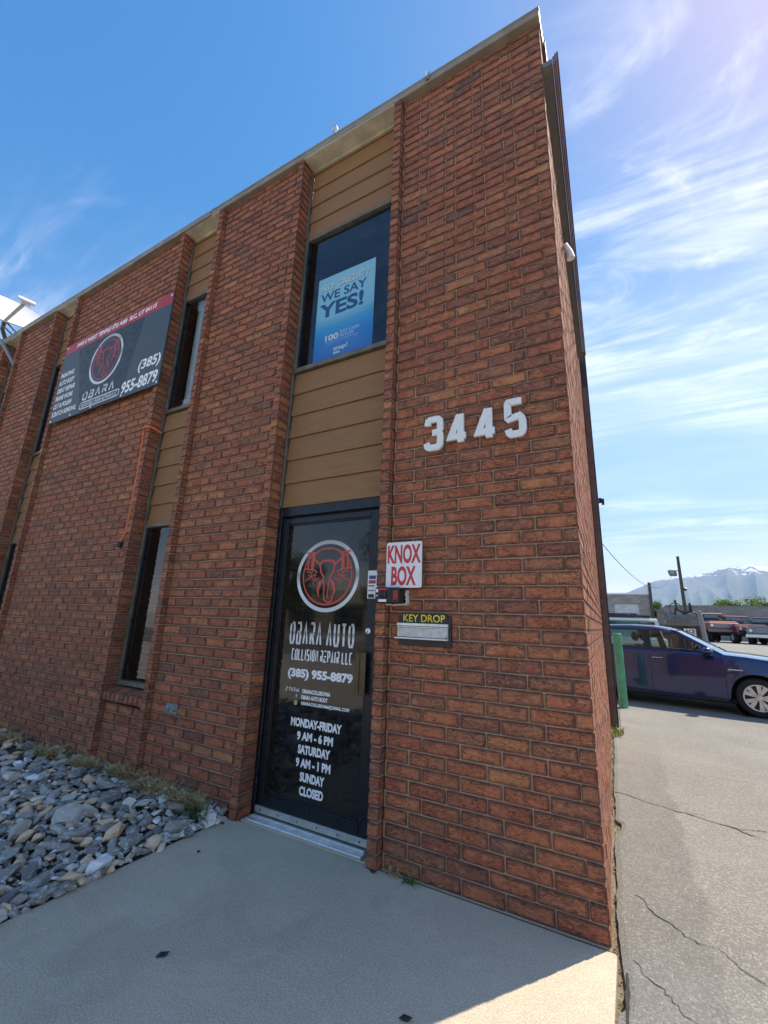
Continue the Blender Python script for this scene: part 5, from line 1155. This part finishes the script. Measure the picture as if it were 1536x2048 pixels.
# ------------------------------------------------------------------ trees beyond the yard
LEAF = []
for nm, c1 in (('leaf_bright', (.13,.20,.030)), ('leaf_mid', (.075,.135,.026)), ('leaf_dark', (.040,.075,.018))):
    g = G(nm); r_ = g.rnd(); col = g.mix(r_, tuple(q*.65 for q in c1), tuple(q*1.3 for q in c1)); bs = g.n('ShaderNodeBsdfDiffuse'); g.l(col, bs.inputs[0]); tl = g.n('ShaderNodeBsdfTranslucent'); g.l(g.mix(.5, col, (.25,.30,.03)), tl.inputs[0]); mx = g.n('ShaderNodeMixShader'); mx.inputs[0].default_value = .35; g.l(bs.outputs[0], mx.inputs[1]); g.l(tl.outputs[0], mx.inputs[2]); g.l(mx.outputs[0], g.out.inputs[0]); LEAF.append(g.m)
BARK = plain('bark', (.075,.055,.04), .9, 0, .3, 8, .4)
def tree(label, x, Y, z0, h, w, seed, mat, n=2600, s=.16, name='leafy_tree'):
    r_ = random.Random(seed); t = thing(name, label, 'tree', (x, Y, z0)); tr = MB()
    tr.tube([(x, Y, z0 - .3), (x + .05*w, Y, z0 + h*.3), (x - .03*w, Y, z0 + h*.7)], .05*h*.6, 8, r2=.02*h*.5)
    cl = []
    for k in range(16):
        a = r_.uniform(0, 6.28); q_ = r_.uniform(.15, .8); zz = z0 + h*r_.uniform(.38, .92); f = math.sin(min(1, (zz - z0)/h*1.05)*math.pi)**.5
        c_ = Vector((x + math.cos(a)*w*q_*f, Y + math.sin(a)*w*q_*f, zz)); cl.append((c_, w*r_.uniform(.22, .42)))
        if k % 2 == 0: tr.tube([(x, Y, z0 + h*.3 + (zz - z0 - h*.3)*.3), c_], .02*h*.35, 5, r2=.01*h*.2)
    tr.build('trunk', BARK, t)
    m = MB()
    for _ in range(n):
        c_, rr_ = cl[r_.randrange(len(cl))]; v = Vector((r_.gauss(0,1), r_.gauss(0,1), r_.gauss(0,.8))).normalized()*rr_*r_.uniform(.35, 1.08); p = c_ + v
        u_ = Vector((r_.gauss(0,1), r_.gauss(0,1), r_.gauss(0,1))).normalized(); w_ = u_.orthogonal().normalized(); ss = s*r_.uniform(.6, 1.3)
        m.add([p - u_*ss, p + w_*ss*.45, p + u_*ss, p - w_*ss*.45], [(0,1,2,3)])
    m.build('crown', mat, t)
def tpos(px, Y): return at(px, 1230, Y).x
for px_, py_, Y, w, mt, lab, sd in ((1446, 1202, 62, 2.2, 0, 'bright green tree crown left of the tall one behind the block wall', 1), (1488, 1193, 66, 3.6, 0, 'widest bright green tree rising behind the block wall', 2), (1466, 1207, 58, 1.5, 2, 'dark green bush between the two bright trees behind the wall', 3),
                                   (1304, 1206, 52, 1.6, 1, 'green tree between the garage and the block wall', 4), (1534, 1207, 60, 1.2, 1, 'green tree at the right edge behind the block wall', 5)):
    zt_ = at(px_, py_, Y).z; tree(lab, tpos(px_, Y), Y, .7, zt_ - .7, w, sd, LEAF[mt], 2600, .17)
# ------------------------------------------------------------------ far side of the street, seen only mirrored in the glass
ac = thing('street_building', 'long tan building across the street, mirrored in the door glass', 'building', (-8, -34, 0))
m = MB(); m.box(-40, 30, -40, -34, -.1, 3.0); m.build('wall', plain('tan_wall', (.30,.27,.22), .85), ac); m = MB(); m.box(-40.3, 30.3, -40.3, -33.7, 3.004, 4.3); m.build('fascia', plain('beige_fascia', (.50,.45,.34), .7), ac)
for k in range(11):
    m = MB(); m.box(-38 + k*6, -34.5 + k*6, -34.05, -33.98, .4, 2.6); m.build('window', BLACKF, ac)
for k, (x, Y, h, w) in enumerate(((-17, -27, 8.5, 3.2), (-26, -28, 7.5, 3.0), (14, -27, 7, 2.6))): tree(('tall', 'mid-height', 'short')[k] + ' green street tree across the road, mirrored in the windows', x, Y, 0, h, w, 70 + k, LEAF[1], 2600, .22)
# ------------------------------------------------------------------ mountains and the air in front of them
RIDGE = [(-60, 3.2), (-40, 3.6), (-25, 3.0), (-12, 2.6), (-4, 2.9), (-.2, 4.03), (1.3, 4.7), (2.9, 5.45), (3.6, 5.55), (4.3, 5.50), (4.9, 5.75), (5.6, 5.65), (6.2, 5.75), (7, 6.0), (8, 6.22), (8.9, 6.55), (9.7, 6.78), (10.3, 6.62), (11.3, 6.85), (12, 6.7), (12.6, 6.5), (14, 6.2), (17, 6.6), (22, 5.6), (30, 6.0), (42, 5.0), (60, 4.4)]
m = MB(); az = [-60 + .25*k for k in range(int(56/.25))] + [-4 + .06*k for k in range(int(20/.06))] + [16 + .25*k for k in range(int(44/.25))]; rs = [6200 + 190*k for k in range(31)]; vs_ = []
for j, r_ in enumerate(rs):
    t = j/24.
    for a in az:
        hr = math.tan(R(lerp(RIDGE, a)))*(rs[24]); x, yy = r_*math.sin(R(a)), r_*math.cos(R(a))
        base = t**1.15 if t <= 1 else max(0, 1 - (t-1)*1.5)
        n1 = noise.fractal(Vector((x/900, yy/900, 0)), 1.0, 2.1, 6); n2 = 1 - abs(noise.noise(Vector((a*.55, r_/2600, 3.3))))*2
        env = t*(1-min(t, 1))*4; h = hr*(base + env*(.10*n1 + .13*(n2 - .6))) + hr*.018*noise.fractal(Vector((x/240, yy/240, 5)), 1, 2, 4)*min(1, t*2)
        vs_.append((x, yy, max(-5, h)))
na = len(az); m.add(vs_, [(j*na+i, j*na+i+1, (j+1)*na+i+1, (j+1)*na+i) for j in range(len(rs)-1) for i in range(na-1)])
def mountain_mat():
    g = G('mountain'); P = g.pos(); sp = g.n('ShaderNodeSeparateXYZ'); g.l(P, sp.inputs[0]); z = sp.outputs[2]; nrm = g.n('ShaderNodeSeparateXYZ'); g.l(g.n('ShaderNodeNewGeometry').outputs['Normal'], nrm.inputs[0])
    V_ = g.scale(P, (.001, .001, .001)); n = g.noise(2.2, 7, .62, .4, vec=V_); n3 = g.noise(7, 6, .65, .6, vec=V_)
    green = g.ramp(n3, [(.3, (.050,.085,.028)), (.7, (.11,.15,.06))]); rock_ = g.ramp(n3, [(.3, (.085,.082,.078)), (.7, (.16,.145,.13))])
    col = g.mix(g.rng(g.math('ADD', z, g.math('MULTIPLY', g.math('SUBTRACT', n, .5), 900.)), 250., 750.), green, rock_)
    line = g.math('ADD', z, g.math('ADD', g.math('MULTIPLY', g.math('SUBTRACT', n, .5), 900.), g.math('MULTIPLY', g.math('SUBTRACT', n3, .5), 900.)))
    snow = g.rng(line, 1165., 1225.)
    return g.bsdf(g.mix(snow, col, (.86,.88,.90)), .9, 0, None, .2)
struct(m.build('mountains', mountain_mat(), None, True))
m = MB(); m.box(-15500, 15500, -4000, 15500, -3, 1750); g = G('haze_air'); pv = g.n('ShaderNodeVolumePrincipled'); pv.inputs['Color'].default_value = (.44,.67,1,1); pv.inputs['Density'].default_value = 5.2e-5; pv.inputs['Anisotropy'].default_value = .2; g.l(pv.outputs[0], g.out.inputs['Volume'])
stuff(m.build('haze', g.m))
